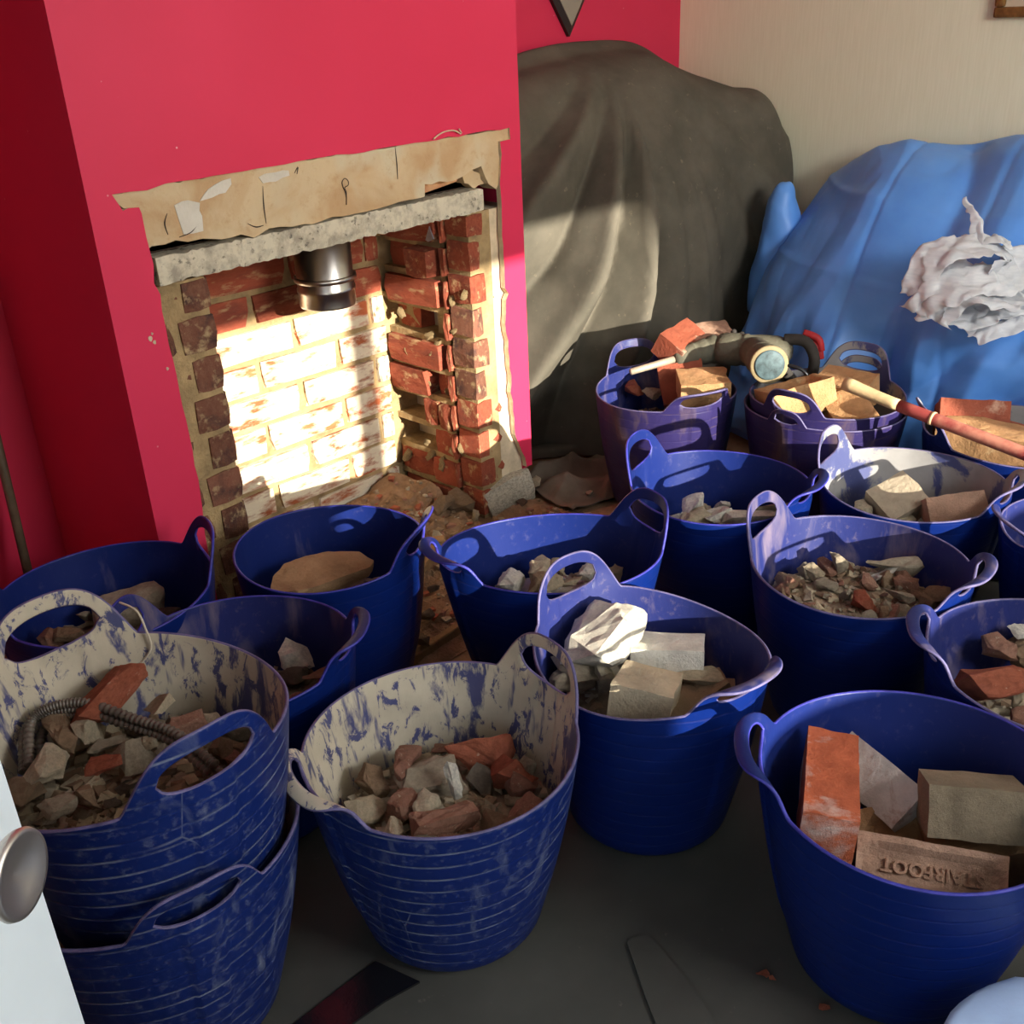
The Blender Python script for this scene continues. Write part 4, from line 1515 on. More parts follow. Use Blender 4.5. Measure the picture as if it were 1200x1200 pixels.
put('K', 'flat', 'cream plaster', 797, 470, 0.255, 0.07, 30, 0, 0, 1)
drop('K', 8, 0.04, 0.07, ('brown', 'pinkish brick', 'dusty dark'), seed=1)

# nested tubs of yellow bricks
fill('L', 0.012, 'gap between the nested tubs', chips=10, dome=0.002) if False else None
fill('L2', 0.185, 'inner nested tub')
A, B = onz(902, 473, 0.330), onz(948, 460, 0.345)
b1 = brick('yellow brick showing its square frog, on top at the left of the nested tubs', BK_YEL, frame(A, B, -14), 0.150, 0.105, 0.070, 41, (0.056, 0.034, 0.011), 0.006, frogr=0.012)
A, B = onz(990, 478, 0.315), onz(1004, 500, 0.295)
brick('yellow half brick standing on edge with a sunlit bed, in the nested tubs', BK_YEL, frame(A, B, 20), 0.115, 0.09, 0.070, 42, None, 0.008, name='half_brick')
A, B = onz(972, 455, 0.315), onz(1006, 462, 0.315)
brick('pale yellow brick at the back of the nested tubs, under the tool', BK_YEL, frame(A, B, 10), 0.13, 0.10, 0.07, 43, None, 0.008, name='half_brick')
A, B = onz(945, 490, 0.280), onz(975, 492, 0.280)
brick('brown shaded half brick between the two yellow bricks of the nested tubs', BK_BROWN, frame(A, B, 40), 0.11, 0.09, 0.07, 44, None, 0.008, name='half_brick')
put('L2', 'chunk', 'terracotta', 900, 489, 0.270, 0.07, 0, 0, 0, 1)
put('L2', 'chunk', 'cream plaster', 1012, 505, 0.290, 0.055, 0, 0, 0, 3)
put('L2', 'flat', 'cream plaster', 945, 508, 0.275, 0.06, -30, 0, 0, 1)
drop('L2', 6, 0.04, 0.07, ('brown', 'cream plaster'), seed=1)

fill('M', 0.205, 'tub under the red-handled tool')
A, B = onz(1052, 510, 0.305), onz(1142, 532, 0.305)
brick('long yellow brick with a white end, lying below the red tool handle', BK_YEL, frame(A, B, 0), 0.200, 0.090, 0.066, 51, None, 0.003)
A, B = onz(1092, 484, 0.310), onz(1132, 486, 0.310)
brick('dusty red brick behind the tool handle against the blue sheeting', BK_RED, frame(A, B, -30), 0.14, 0.10, 0.066, 52, None, 0.006)
A, B = onz(1172, 510, 0.280), onz(1215, 522, 0.280)
brick('red brick end beside the tool handle at the right edge', BK_RED, frame(A, B, -20), 0.13, 0.10, 0.066, 53, None, 0.006)
put('M', 'chunk', 'grey mortar', 1150, 540, 0.265, 0.07, 0, 0, 0, 1)
put('M', 'chunk', 'cream plaster', 1060, 496, 0.265, 0.06, 0, 0, 0, 2)
drop('M', 8, 0.04, 0.07, ('brown', 'cream plaster', 'grey mortar'), seed=1)

# ---- pieces stay inside the walls
bpy.context.view_layer.update()
for o, key, *_r in PIECES:
    contain(o, TUBS[key])
for o in list(COL.objects):
    if o.get('category') == 'brick' and o.parent is None:
        p = np.array(o.matrix_world.translation)
        T = min((TUBS[q] for q in 'EFIKM'), key=lambda T: math.hypot(p[0] - T.cx, p[1] - T.cy))
        TL = TUBS['L2']
        if math.hypot(p[0] - TL.cx, p[1] - TL.cy) < math.hypot(p[0] - T.cx, p[1] - T.cy):
            T = TL
        contain(o, T, 24)

# ---- labels for the loose pieces: look, place in their tub, then order
TUBNAME = {'Q': 'plaster-caked tub', 'A': 'upper stacked tub', 'P': 'tub behind the stack', 'B0': 'chimney-corner tub', 'B': 'slab tub', 'C': 'sunlit hearth tub', 'D': 'white slab tub', 'E': 'long oval tub', 'F': 'grey-smeared tub', 'G': 'small grey rubble tub', 'H': 'terracotta tub', 'K': 'drill tub', 'L2': 'nested tubs', 'M': 'red tool tub'}
SHN = {'chunk': 'chunk', 'flat': 'flake', 'long': 'sliver', 'block': 'block'}
ORD = ['first', 'second', 'third', 'fourth', 'fifth', 'sixth', 'seventh', 'eighth', 'ninth', 'tenth', 'eleventh', 'twelfth']
bpy.context.view_layer.update()
byl = {}
for o, key, colour, shape, size in PIECES:
    T = TUBS[key]
    p = np.array(o.matrix_world.translation)
    d = p - np.array([T.cx, T.cy, p[2]])
    v, h_ = d @ np.array([_fw[0], _fw[1], 0]) / math.cos(PITCH), d @ _rt
    if math.hypot(v, h_) < 0.055:
        pos = 'in the middle of'
    else:
        a = math.degrees(math.atan2(v, h_)) % 360
        pos = ('right in', 'back right in', 'at the back of', 'back left in', 'left in', 'front left in', 'at the front of', 'front right in')[int((a + 22.5) // 45) % 8]
    sz = 'big' if size > 0.085 else 'medium' if size > 0.045 else 'small'
    byl.setdefault(f'{sz} {colour} {SHN[shape]}, {pos} the {TUBNAME[key]}', []).append((proj(p)[0], o, key))
CATN = {'stone_slab': 'stone slab', 'concrete_lump': 'rubble', 'plaster_slab': 'plaster', 'plaster_lump': 'plaster'}
for lab, rows in byl.items():
    rows.sort(key=lambda q: q[0])
    for i, (_, o, key) in enumerate(rows):
        s = lab if len(rows) == 1 else lab + f', {ORD[i]} from left'
        tag(o, s, CATN.get(o.name.split('.')[0], 'rubble'), 'loose pieces in the ' + TUBNAME[key])


# ------------------------------------------------------------------ sheets and covers
def cloth(name, G, mat, th=0.003, parent=None, disp=None):
    """G: (nv, nu, 3) grid, thickened; disp is an (nv, nu) offset along the normal"""
    nv, nu = G.shape[:2]
    V = G.reshape(-1, 3)
    F = gridf(nu, nv)
    if disp is not None:
        V = V + vnormals(V, F) * disp.reshape(-1, 1)
    V, F, idx = thicken(V, F, th, 0.2)
    return link(name, mesh_of(name, V, F, mat), parent)


def facets(a, b, sc, seed):
    """piecewise flat noise: crisp creases like those of stiff sheeting"""
    P2_ = np.stack([a, b, a * 0], -1)
    x = (a + 0.35 / sc * noise3(P2_, sc * 0.8, seed + 90)) * sc + 0.37 * b * sc
    y = (b + 0.35 / sc * noise3(P2_, sc * 0.8, seed + 91)) * sc
    i, j = np.floor(x).astype(int), np.floor(y).astype(int)
    fx, fy = x - i, y - j
    z0_ = np.zeros_like(i)
    h00, h10, h01, h11 = (_hash(i + p, j + q, z0_, seed) for p, q in ((0, 0), (1, 0), (0, 1), (1, 1)))
    lo_ = h00 + (h10 - h00) * fx + (h01 - h00) * fy
    hi_ = h11 + (h01 - h11) * (1 - fx) + (h10 - h11) * (1 - fy)
    return np.where(fx + fy < 1, lo_, hi_)


def ridges(P, sc, seed):
    return 1 - 2 * np.abs(noise3(P, sc, seed))


gd = NT('grey canvas dust sheet')
_c = gd.mix(gd.ramp(gd.noise(7, 6, 0.6), 0.35, 0.7), lin(84, 80, 70), lin(104, 98, 86))
_c = gd.mix(gd.ramp(gd.noise(34, 6, 0.7), 0.62, 0.74, 0, 0.5), _c, lin(152, 138, 116))
_c = gd.mix(gd.ramp(gd.voro(5, 'F1'), 0.03, 0.05, 0.6, 0), _c, lin(60, 54, 46))
gd.bump(gd.noise(12, 5, 0.6), 0.15, 0.01)
GREYCLOTH = gd.done(_c, 0.9, 0.15)
GREYCLOTH_D = plain('brown grey canvas on the floor', lin(112, 102, 88), 0.95, 0.2, 12, 0.3)

rows = [
    [(1.95, 2.195, .5), (2.2, 2.195, .5), (2.44, 2.195, .5), (2.74, 2.195, .5), (2.9, 2.195, .5), (3.03, 2.19, .5), (3.08, 2.1, .5), (3.085, 2.0, .45)],
    [(1.95, 2.19, .88), (2.2, 2.185, .98), (2.44, 2.18, 1.015), (2.745, 2.16, 1.0), (2.90, 2.12, .93), (3.03, 2.05, .87), (3.075, 1.90, .80), (3.085, 1.82, .70)],
    [(1.94, 2.14, .90), (2.18, 2.12, .985), (2.42, 2.10, 1.025), (2.70, 2.06, 1.03), (2.84, 2.0, .965), (2.985, 1.94, .905), (3.045, 1.86, .885), (3.075, 1.765, .765)],
    [(1.91, 2.06, .80), (2.10, 2.02, .88), (2.30, 1.96, .93), (2.56, 1.89, .94), (2.72, 1.85, .90), (2.88, 1.80, .85), (3.01, 1.765, .80), (3.065, 1.73, .64)],
    [(1.90, 1.99, .52), (2.03, 1.91, .52), (2.18, 1.81, .54), (2.40, 1.74, .55), (2.60, 1.72, .52), (2.82, 1.745, .50), (3.0, 1.74, .46), (3.06, 1.74, .42)],
    [(1.90, 1.99, .16), (2.02, 1.92, .16), (2.17, 1.82, .16), (2.39, 1.735, .16), (2.60, 1.71, .16), (2.82, 1.755, .16), (3.0, 1.755, .16), (3.07, 1.755, .16)],
    [(1.90, 1.97, .006), (2.02, 1.89, .006), (2.17, 1.79, .006), (2.39, 1.71, .006), (2.60, 1.70, .006), (2.82, 1.75, .006), (3.0, 1.75, .006), (3.07, 1.75, .006)],
]
G = loft(rows, 150, 130)
ax_, az_ = 2.50, 1.03
X, Y, Z = G[..., 0], G[..., 1], G[..., 2]
ang = np.arctan2(X - ax_, np.maximum(az_ + 0.05 - Z, 0.02))
dist = np.hypot(X - ax_, az_ - Z)
front = sstep(0.0, 0.35, dist) * sstep(2.16, 2.06, Y)
d = np.zeros_like(X)
for a0, wd, am in ((-0.98, .06, .03), (-0.82, .05, -.04), (-0.66, .05, .045), (-0.52, .045, -.05), (-0.40, .05, .05), (-0.29, .035, -.045), (-0.18, .05, .022), (0.02, .035, .012), (0.12, .03, -.008), (0.33, .04, .010), (0.62, .05, .014), (0.8, .05, -.012)):
    d += am * (1.55 if a0 < -.1 else 1.15) * np.exp(-np.abs((ang - a0) / wd) ** 1.5) * front * np.clip(dist / 0.55, 0, 1.1)
d += (0.012 * facets(X, Z, 4.5, 3) + 0.006 * facets(X, Z, 10, 4)) * front + 0.002 * noise3(G, 16, 4, 2)
d = np.where(Z < 0.03, np.minimum(d, 0.01), d) * sstep(3.09, 3.0, X)
o = cloth('dust_sheet', G, GREYCLOTH, 0.004, None, d)
tag(o, 'tall grey canvas dust sheet draped over furniture beside the chimney breast', 'sheet')
# its loose end crumpled on the floor
gx, gy = np.meshgrid(np.linspace(1.86, 2.13, 70), np.linspace(1.56, 1.80, 80))
P = np.stack([gx + 0.2 * (gy - 1.75), gy - 0.25 * (gx - 1.95), gx * 0], -1)
q = np.stack([P[..., 0] * 1.0 + P[..., 1] * .6, P[..., 1] * 0.45 - P[..., 0] * .2, P[..., 2]], -1)
h_ = 0.042 * (1 - np.abs(np.sin(26 * (gx * .9 + gy * .75) + 2.2 * noise3(q, 7, 9)))) ** 1.4 + 0.022 * (1 - np.abs(np.sin(34 * (gx * .6 - gy * .9) + 2 * noise3(q, 9, 12)))) ** 2 + 0.03 * np.clip(noise3(q, 6, 2, 2), 0, 1)
ed = np.minimum.reduce([sstep(0, .12, (gx - 1.86) / .27), sstep(1, .86, (gx - 1.86) / .27), sstep(0, .12, (gy - 1.56) / .24), sstep(1, .9, (gy - 1.56) / .24)])
P[..., 2] = 0.010 + h_ * (0.25 + 0.75 * ed)
P[..., 0] += 0.02 * noise3(P, 9, 7)
o = cloth('crumpled_sheet', P[:, ::-1], GREYCLOTH_D, 0.004)
tag(o, 'crumpled brown-grey cloth lying on the floor between hearth and grey dust sheet', 'sheet')

bt = NT('blue plastic sheeting')
_c = bt.mix(bt.ramp(bt.noise(5, 5, 0.6), 0.35, 0.7), lin(92, 154, 236), lin(110, 170, 244))
bt.bump(bt.noise(10, 6, 0.6), 0.10, 0.01)
BLUESHEET = bt.done(_c, 0.42, 0.45)
rows = [
    [(3.095, 1.70, .10), (3.095, 1.60, .30), (3.095, 1.50, .4), (3.095, 1.35, .45), (3.095, 1.03, .45), (3.095, .5, .45), (3.095, -.1, .45)],
    [(3.085, 1.665, .42), (3.07, 1.60, .60), (3.05, 1.52, .69), (3.04, 1.36, .745), (3.06, 1.05, .793), (3.06, .6, .83), (3.06, -.1, .80)],
    [(2.95, 1.655, .47), (2.90, 1.575, .59), (2.88, 1.45, .68), (2.86, 1.27, .735), (2.86, .95, .755), (2.86, .5, .75), (2.86, -.1, .75)],
    [(2.76, 1.65, .37), (2.71, 1.56, .47), (2.68, 1.41, .54), (2.66, 1.2, .57), (2.65, .92, .57), (2.65, .5, .57), (2.65, -.1, .57)],
    [(2.62, 1.64, .25), (2.57, 1.52, .32), (2.54, 1.36, .36), (2.53, 1.15, .37), (2.52, .9, .37), (2.52, .5, .37), (2.52, -.1, .37)],
    [(2.58, 1.64, .12), (2.53, 1.50, .15), (2.50, 1.35, .16), (2.485, 1.13, .16), (2.48, .9, .16), (2.48, .5, .16), (2.48, -.1, .16)],
    [(2.56, 1.65, .006), (2.51, 1.50, .006), (2.475, 1.35, .006), (2.455, 1.12, .006), (2.455, .9, .006), (2.455, .5, .006), (2.455, -.1, .006)],
]
G = loft(rows, 240, 150)
X, Y, Z = G[..., 0], G[..., 1], G[..., 2]
low = sstep(0.46, 0.28, Z)
q = np.stack([X * .7, Y * 1.5, Z * .55], -1)
inn = sstep(0.0, 0.12, (3.09 - X))
h2 = Z - 0.9 * X                                       # up the slope of the cover
d = (0.022 * facets(Y, h2, 3.0, 21) + 0.030 * facets(Y, h2, 6.5, 22) + 0.012 * facets(Y, h2, 14, 23) + 0.003 * ridges(G, 9, 24)) * inn
d += low * (0.050 * facets(Y * 1.5, h2 * .8, 6.0, 31) + 0.022 * facets(Y, h2, 12, 33) + .012) * inn
for y0 in (1.25, 0.97, 0.69):                          # fold lines from the packet
    d += 0.004 * np.exp(-((Y - y0 - .05 * Z) / .008) ** 2)
for z0 in (0.45, 0.62):
    d -= 0.004 * np.exp(-((Z - z0 - .03 * Y) / .008) ** 2)
d = np.where(Z < 0.03, np.clip(d, 0, 0.02), d)
tp = empty('plastic_sheet', (2.8, 1.0, 0.0))
tag(tp, 'big blue plastic sheet covering a sofa along the cream wall', 'sheet')
G = G - np.array([2.8, 1.0, 0.0])
cloth('cover', G, BLUESHEET, 0.002, tp, d)
# the corner of the sheet pulled up over an arm
u, v = np.meshgrid(np.linspace(0, 2 * math.pi, 70), np.linspace(0.02, 1, 50))
rr = v ** 0.75
E_ = np.stack([2.845 + 0.095 * rr * np.cos(u), 1.628 + 0.088 * rr * np.sin(u), 0.30 + 0.385 * (1 - v ** 2.2)], -1)
dd_ = 0.016 * facets(E_[..., 1] + E_[..., 0], E_[..., 2], 7, 41) + 0.006 * facets(E_[..., 1] - E_[..., 0], E_[..., 2], 15, 42)
cloth('sheet_corner', (E_ - np.array([2.8, 1.0, 0.0]))[:, ::-1], BLUESHEET, 0.002, tp, dd_)

# light blue sheet heaped by the tub of bricks, only its edge in view
u, v = np.meshgrid(np.linspace(0, 2 * math.pi, 90), np.linspace(0.02, 1, 50))
rr = v * (0.285 + 0.02 * np.sin(3 * u + 1) + 0.015 * np.sin(5 * u))
P = np.stack([0.895 + rr * np.cos(u) * 0.98, -0.02 + rr * np.sin(u), 0.004 + 0.20 * np.sqrt(np.clip(1 - v ** 5, 0, 1))], -1)
dd_ = (0.030 * facets(P[..., 0], P[..., 1] + P[..., 2], 9, 51) + 0.008 * facets(P[..., 0], P[..., 1] - P[..., 2], 20, 52)) * sstep(1, .85, v)
LBLUE = plain('pale blue plastic sheeting', lin(178, 204, 240), 0.4, 0.06, 8, 0.1, 0.45)
o = cloth('blue_sheet', P[:, ::-1], LBLUE, 0.003, None, dd_)
tag(o, 'pale blue sheet heaped on the floor beside the tub of whole bricks', 'sheet')

# crumpled white film lying on the blue sheet
wf_ = NT('thin white packing film')
_c = wf_.mix(wf_.ramp(wf_.noise(30, 4, 0.6, wf_.stretch(wf_.obj(), (1, 1, 6))), 0.4, 0.6), lin(228, 230, 232), lin(246, 246, 246))
wf_.done(_c, 0.5, 0.4)
_t = wf_.n('BsdfTranslucent')
_t.inputs[0].default_value = (0.8, 0.8, 0.8, 1)
_m = wf_.n('MixShader')
_m.inputs[0].default_value = 0.35
wf_.l(wf_.p.outputs[0], _m.inputs[1])
wf_.l(_t.outputs[0], _m.inputs[2])
wf_.l(_m.outputs[0], wf_.out.inputs[0])
FILM = wf_.mat
fc = onx(1128, 338, 2.52)
fe = empty('packing_film', tuple(fc))
tag(fe, 'crumpled white translucent packing film lying on the blue plastic sheet', 'packaging')
ex_ = np.array([CR[0], CR[1], CR[2]])
ez_ = np.array(CU)
en_ = -_fw


def ribbon(name, pts, wid, seed, tw=0.0, tap=0.0):
    """broad crinkled strip of film; pts in the plane facing the room (right, up, out)"""
    C = catmull(pts, 46)
    t = np.gradient(C, axis=0)
    t /= np.linalg.norm(t, axis=1)[:, None]
    rows_ = []
    for kx in range(17):
        a = (kx / 16 - 0.5)
        th_ = tw * np.linspace(0, 1, 46)[:, None] + 0.6
        side = np.cross(t, [0, 0, 1.0])
        side /= np.linalg.norm(side, axis=1)[:, None] + 1e-9
        off = side * np.cos(th_) + np.array([0, 0, 1.0]) * np.sin(th_)
        rows_.append(C + off * a * wid * (1 - tap * np.linspace(0, 1, 46)[:, None]))
    Q = np.stack(rows_)
    Q = Q + 0.012 * np.stack([noise3(Q, 22, seed + i, 2) for i in range(3)], -1) + 0.007 * np.stack([ridges(Q, 40, seed + 5 + i) for i in range(3)], -1)
    W = Q[..., :1] * ex_ + Q[..., 1:2] * ez_ + Q[..., 2:3] * en_
    return cloth(name, W, FILM, 0.0012, fe)


ribbon('film_fold', [(-.09, .0, -.005), (-.03, .02, .015), (.04, .0, .015), (.11, .02, .0)], .15, 67, .1)
ribbon('film_fold', [(-.05, -.05, .0), (.02, -.07, .02), (.08, -.05, .02), (.13, -.03, .0)], .10, 68, .2)
ribbon('film_fold', [(-.11, -.02, .01), (-.10, .05, .03), (-.02, .085, .05), (.07, .075, .04), (.10, .03, .02), (.03, .01, .05)], .09, 61, .4)
ribbon('film_fold', [(-.12, -.06, .0), (-.08, -.02, .05), (0, .0, .07), (.06, .0, .06), (.12, .05, .02), (.12, .10, .01)], .085, 62, -.5)
ribbon('film_fold', [(-.08, -.09, .02), (-.03, -.03, .06), (.04, -.05, .07), (.10, -.04, .04), (.13, -.01, .01)], .085, 63, .6)
ribbon('film_fold', [(.0, -.10, .01), (.05, -.11, .04), (.12, -.08, .04), (.14, -.02, .02)], .055, 64, .2)
ribbon('film_fold', [(.0, .07, .02), (.01, .12, .03), (-.005, .205, .03)], .06, 65, .0, .93)
ribbon('film_fold', [(.0, .10, .02), (.05, .105, .03), (.10, .10, .02)], .045, 66, .0)

# dark sheeting on the front of the floor
df = NT('dark grey floor sheeting')
_c = df.mix(df.ramp(df.noise(3, 6, 0.6), 0.35, 0.7), lin(60, 60, 55), lin(80, 79, 72))
_c = df.mix(df.ramp(df.noise(60, 5, 0.7), 0.66, 0.78, 0, 0.5), _c, lin(120, 112, 100))
df.bump(df.noise(4, 4, 0.5), 0.12, 0.02)
DARKSHEET = df.done(_c, 0.62, 0.35)
edge = catmull([(-.42, 1.36), (.2, 1.40), (.55, 1.34), (.92, 1.24), (1.22, 1.04), (1.6, 1.0), (2.0, .98), (2.42, .93)], 60)
nu, nv = 60, 40
P = np.zeros((nv, nu, 3))
for j in range(nv):
    f = j / (nv - 1)
    P[j, :, 0] = edge[:, 0]
    P[j, :, 1] = edge[:, 1] * (1 - f) - 1.5 * f + 0.012 * noise3(np.stack([edge[:, 0], edge[:, 0] * 0, edge[:, 0] * 0], -1), 5, 3, 2) * (1 - f)
P[..., 2] = 0.0025 + 0.0008 * (noise3(P, 6, 5, 2) + 1)
sh = empty('floor_sheet', (0, 0, 0))
tag(sh, 'dark grey protective sheeting spread over the floor under the front tubs', 'floor sheet')
cloth('sheeting', P[::-1], DARKSHEET, 0.0018, sh)


def floor_poly(name, px, z0, z1, mat, parent=None):
    pts = [onz(x, y, z1)[:2] for x, y in px]
    n = len(pts)
    ar = sum(pts[i][0] * pts[(i + 1) % n][1] - pts[(i + 1) % n][0] * pts[i][1] for i in range(n))
    if ar < 0:
        pts = pts[::-1]
    V = [(*p, z0) for p in pts] + [(*p, z1) for p in pts]
    F = [tuple(range(n))[::-1], tuple(range(n, 2 * n))] + [(i, (i + 1) % n, n + (i + 1) % n, n + i) for i in range(n)]
    return link(name, mesh_of(name, V, F, mat, smooth=False), parent)


floor_poly('folded_flap', [(735, 1105), (741, 1098), (760, 1095), (772, 1108), (815, 1160), (850, 1215), (775, 1215), (757, 1170)], 0.004, 0.0085, DARKSHEET, sh)
BLACKP = plain('glossy black plastic', lin(20, 20, 22), 0.22, 0.1, 8, 0.1, 0.6)
o = floor_poly('plastic_strip', [(440, 1126), (492, 1150), (452, 1172), (390, 1215), (325, 1215), (380, 1172)], 0.004, 0.0075, BLACKP)
tag(o, 'flat glossy black plastic strip running out from under the plaster-caked tub', 'strip')

# ---- hearth: dirt, stones, battens
gx, gy = np.meshgrid(np.linspace(1.02, 1.86, 110), np.linspace(1.35, 2.045, 90))
q = np.stack([gx, gy, gx * 0], -1)
hgt = 0.006 + 0.012 * (noise3(q, 9, 3, 3) + .6) + 0.012 * np.clip(ridges(q, 25, 5), 0, 1)
hgt += 0.05 * sstep(1.5, 1.66, gx) * sstep(1.80, 1.90, gy) + 0.02 * sstep(1.72, 1.85, gy) * sstep(1.65, 1.5, gx)
fade = sstep(0, .10, (gx - 1.02)) * sstep(0, .12, gy - 1.35) * sstep(1.86, 1.76, gx)
hgt = 0.002 + hgt * fade
q[..., 2] = hgt
V = q.reshape(-1, 3)


def hearth_ok(x, y):
    return not (x > 1.640 and y > 1.712) and y < 2.038 and all(math.hypot(x - T.cx, y - T.cy) > 0.136 for T in TUBS.values())


F = [f for f in gridf(110, 90) if all(hearth_ok(V[i][0], V[i][1]) for i in f)]
V2, F2, _ = thicken(V, F, 0.002, 0)
nb_ = len(F2)
V2, F2 = list(V2), list(F2)
idx = [0] * nb_
r = np.random.default_rng(77)
cm = ['brown', 'cream plaster', 'pinkish brick', 'grey mortar', 'terracotta', 'brown']
for i in range(700):
    x, y = r.uniform(1.1, 1.84), r.uniform(1.42, 2.02)
    if not hearth_ok(x, y) or not hearth_ok(x + .012, y + .012):
        continue
    jx, jy = int((x - 1.02) / .84 * 109), int((y - 1.35) / .695 * 89)
    s = 0.004 + 0.012 * r.random() ** 2.5
    B = np.array(boxv(-1, -1, -1, 1, 1, 1)) * np.array([1, r.uniform(.5, 1), r.uniform(.4, .8)]) * s * 0.6 + r.normal(0, s * 0.14, (8, 3))
    M_ = np.array(Matrix.Rotation(r.uniform(0, 6.3), 3, 'Z'))
    B = B @ M_.T + np.array([x, y, hgt[jy, jx] + s * 0.2])
    kx = len(V2)
    V2 += list(B)
    F2 += [tuple(i_ + kx for i_ in f) for f in BOXF]
    idx += [1 + i % 6] * 6
DIRT = plain('dusty brown hearth dirt', lin(164, 132, 102), 0.97, 0.25, 24, 1.0)
o = link('hearth_rubble', mesh_of('hearth_rubble', V2, F2, [DIRT] + [RK[c] for c in cm], idx, smooth=False))
tag(o, 'brown dirt and crumbled mortar strewn over the broken hearth', 'rubble', kind='stuff')
HST = [(499, 722, .045, 'dusty dark', 'dark grey stone on the brown boards beside the flat-stone tub'), (494, 749, .05, 'brown', 'brown stone lying against the batten beside the flat-stone tub'), (478, 741, .035, 'pinkish brick', 'small pinkish brick bit at the foot of the flat-stone tub'),
       (521, 593, .075, 'brown', 'rounded brown cobble in front of the brick cheek'), (556, 603, .036, 'cream plaster', 'small pale pebble below the rendered foot of the pier'), (540, 588, .085, 'brown', 'squared brown brick end at the bottom of the brick cheek'),
       (448, 603, .06, 'brown', 'dusty lump at the back corner of the fireplace floor'), (690, 576, .03, 'cream plaster', 'pale chip on the crumpled brown-grey cloth'), (612, 588, .03, 'dusty dark', 'dark pebble by the grey rendered foot'),
       (535, 655, .04, 'grey mortar', 'grey mortar lump by the rim of the sunlit tub'), (512, 628, .04, 'cream plaster', 'cream mortar lump behind the timber corner'), (628, 565, .045, 'cream plaster', 'pale plaster bit at the chimney corner'), (508, 690, .03, 'dusty dark', 'little dark stone above the brown boards')]
for i, (x, y, s, c, lab) in enumerate(HST):
    o = link('stone', rock('chunk', i % 5, c))
    o.location = onz(x, y, 0.02 + s * 0.3)
    o.scale = (s, s, s)
    o.rotation_euler = (0.3 * i, 0.2, i)
    tag(o, lab, 'stone', 'stones on the hearth')
TIMB = plain('dusty timber', lin(150, 118, 82), 0.9, 0.2, 14, 0.4)


def bar(name, p0, p1, z, w_, h_, mat, parent=None):
    A, B = onz(*p0, z), onz(*p1, z)
    L = np.linalg.norm(B - A)
    me = bpy.data.meshes.new(name)
    bm = bmesh.new()
    bmesh.ops.create_cube(bm, size=1.0)
    for v in bm.verts:
        v.co = Vector((v.co.x * L, v.co.y * w_, v.co.z * h_))
    bmesh.ops.bevel(bm, geom=bm.edges[:], offset=min(w_, h_) * 0.12, segments=1, affect='EDGES')
    bm.to_mesh(me)
    bm.free()
    me.materials.append(mat)
    o = link(name, me, parent)
    o.matrix_world = frame(A, B)
    return o


for p0, p1, z, w_, h_, lab in (((487, 640), (522, 636), .03, .03, .03, 'short timber batten behind the left rim of the sunlit tub'), ((478, 684), (512, 645), .025, .03, .03, 'sloping timber batten between the flat-stone tub and the sunlit tub'), ((470, 781), (545, 731), .014, .018, .022, 'long thin batten along the edge of the bare boards')):
    tag(bar('timber_batten', p0, p1, z, w_, h_, TIMB), lab, 'batten', 'timber battens on the hearth')
for i, (x, y, s, lab) in enumerate(((892, 1141, .022, 'orange brick crumb on the dark sheet before the tub of bricks'), (905, 1146, .014, 'smaller orange crumb touching the larger one on the dark sheet'), (966, 1181, .016, 'single orange crumb close to the foot of the tub of bricks'))):
    o = link('brick_crumb', rock('flat', i, 'terracotta'))
    o.location = onz(x, y, 0.009)
    o.scale = (s, s, s * 1.5)
    o.rotation_euler = (0, 0, i * 1.3 - .5)
    tag(o, lab, 'brick crumb', 'brick crumbs on the dark sheet')

# ------------------------------------------------------------------ white door with its knob
dd = np.array([-0.788, -0.616, 0.0])
dn = np.array([0.616, -0.788, 0.0])
E0 = np.array([0.170, 0.683, 0.0])
door = structure(empty('door_1', tuple(E0)))
V = []
for zz in (0.012, 1.66):
    for a, b in ((0, 0), (0.74, 0), (0.74, -0.034), (0, -0.034)):
        V.append(dd * a + dn * b + np.array([0, 0, zz]))
dm = mesh_of('door_leaf', V, BOXF, DOORW, smooth=False)
bm = bmesh.new()
bm.from_mesh(dm)
bmesh.ops.recalc_face_normals(bm, faces=bm.faces[:])
bmesh.ops.bevel(bm, geom=bm.edges[:], offset=0.0025, segments=2, affect='EDGES')
bm.to_mesh(dm)
bm.free()
link('door_leaf', dm, door)
kp = min((E0 + dd * 0.078 + dn * 0.045 + np.array([0, 0, z]) for z in np.linspace(0.4, 0.9, 400)), key=lambda p: abs(proj(p)[1] - 1024))
kb = kp - dn * 0.045
hd = link('door_handle', mesh_of('door_handle', *lathe([(0.001, 0.0), (0.0105, 0.0), (0.0105, 0.018), (0.013, 0.026), (0.022, 0.036), (0.0285, 0.043), (0.030, 0.047), (0.0288, 0.0505), (0.026, 0.0505), (0.016, 0.0475), (0.001, 0.043)], 48), KNOBM), door)
hd.matrix_parent_inverse = Matrix.Identity(4)
hd.matrix_local = Matrix.Translation(Vector(kb - E0)) @ frame_to(dn)
hd['label'] = 'satin metal dished knob'
rs = link('handle_rose', mesh_of('handle_rose', *lathe([(0.001, 0.0), (0.026, 0.0), (0.026, 0.003), (0.022, 0.007), (0.010, 0.008), (0.001, 0.008)], 40), KNOBM), door)
rs.matrix_local = Matrix.Translation(Vector(kb - E0)) @ frame_to(dn)

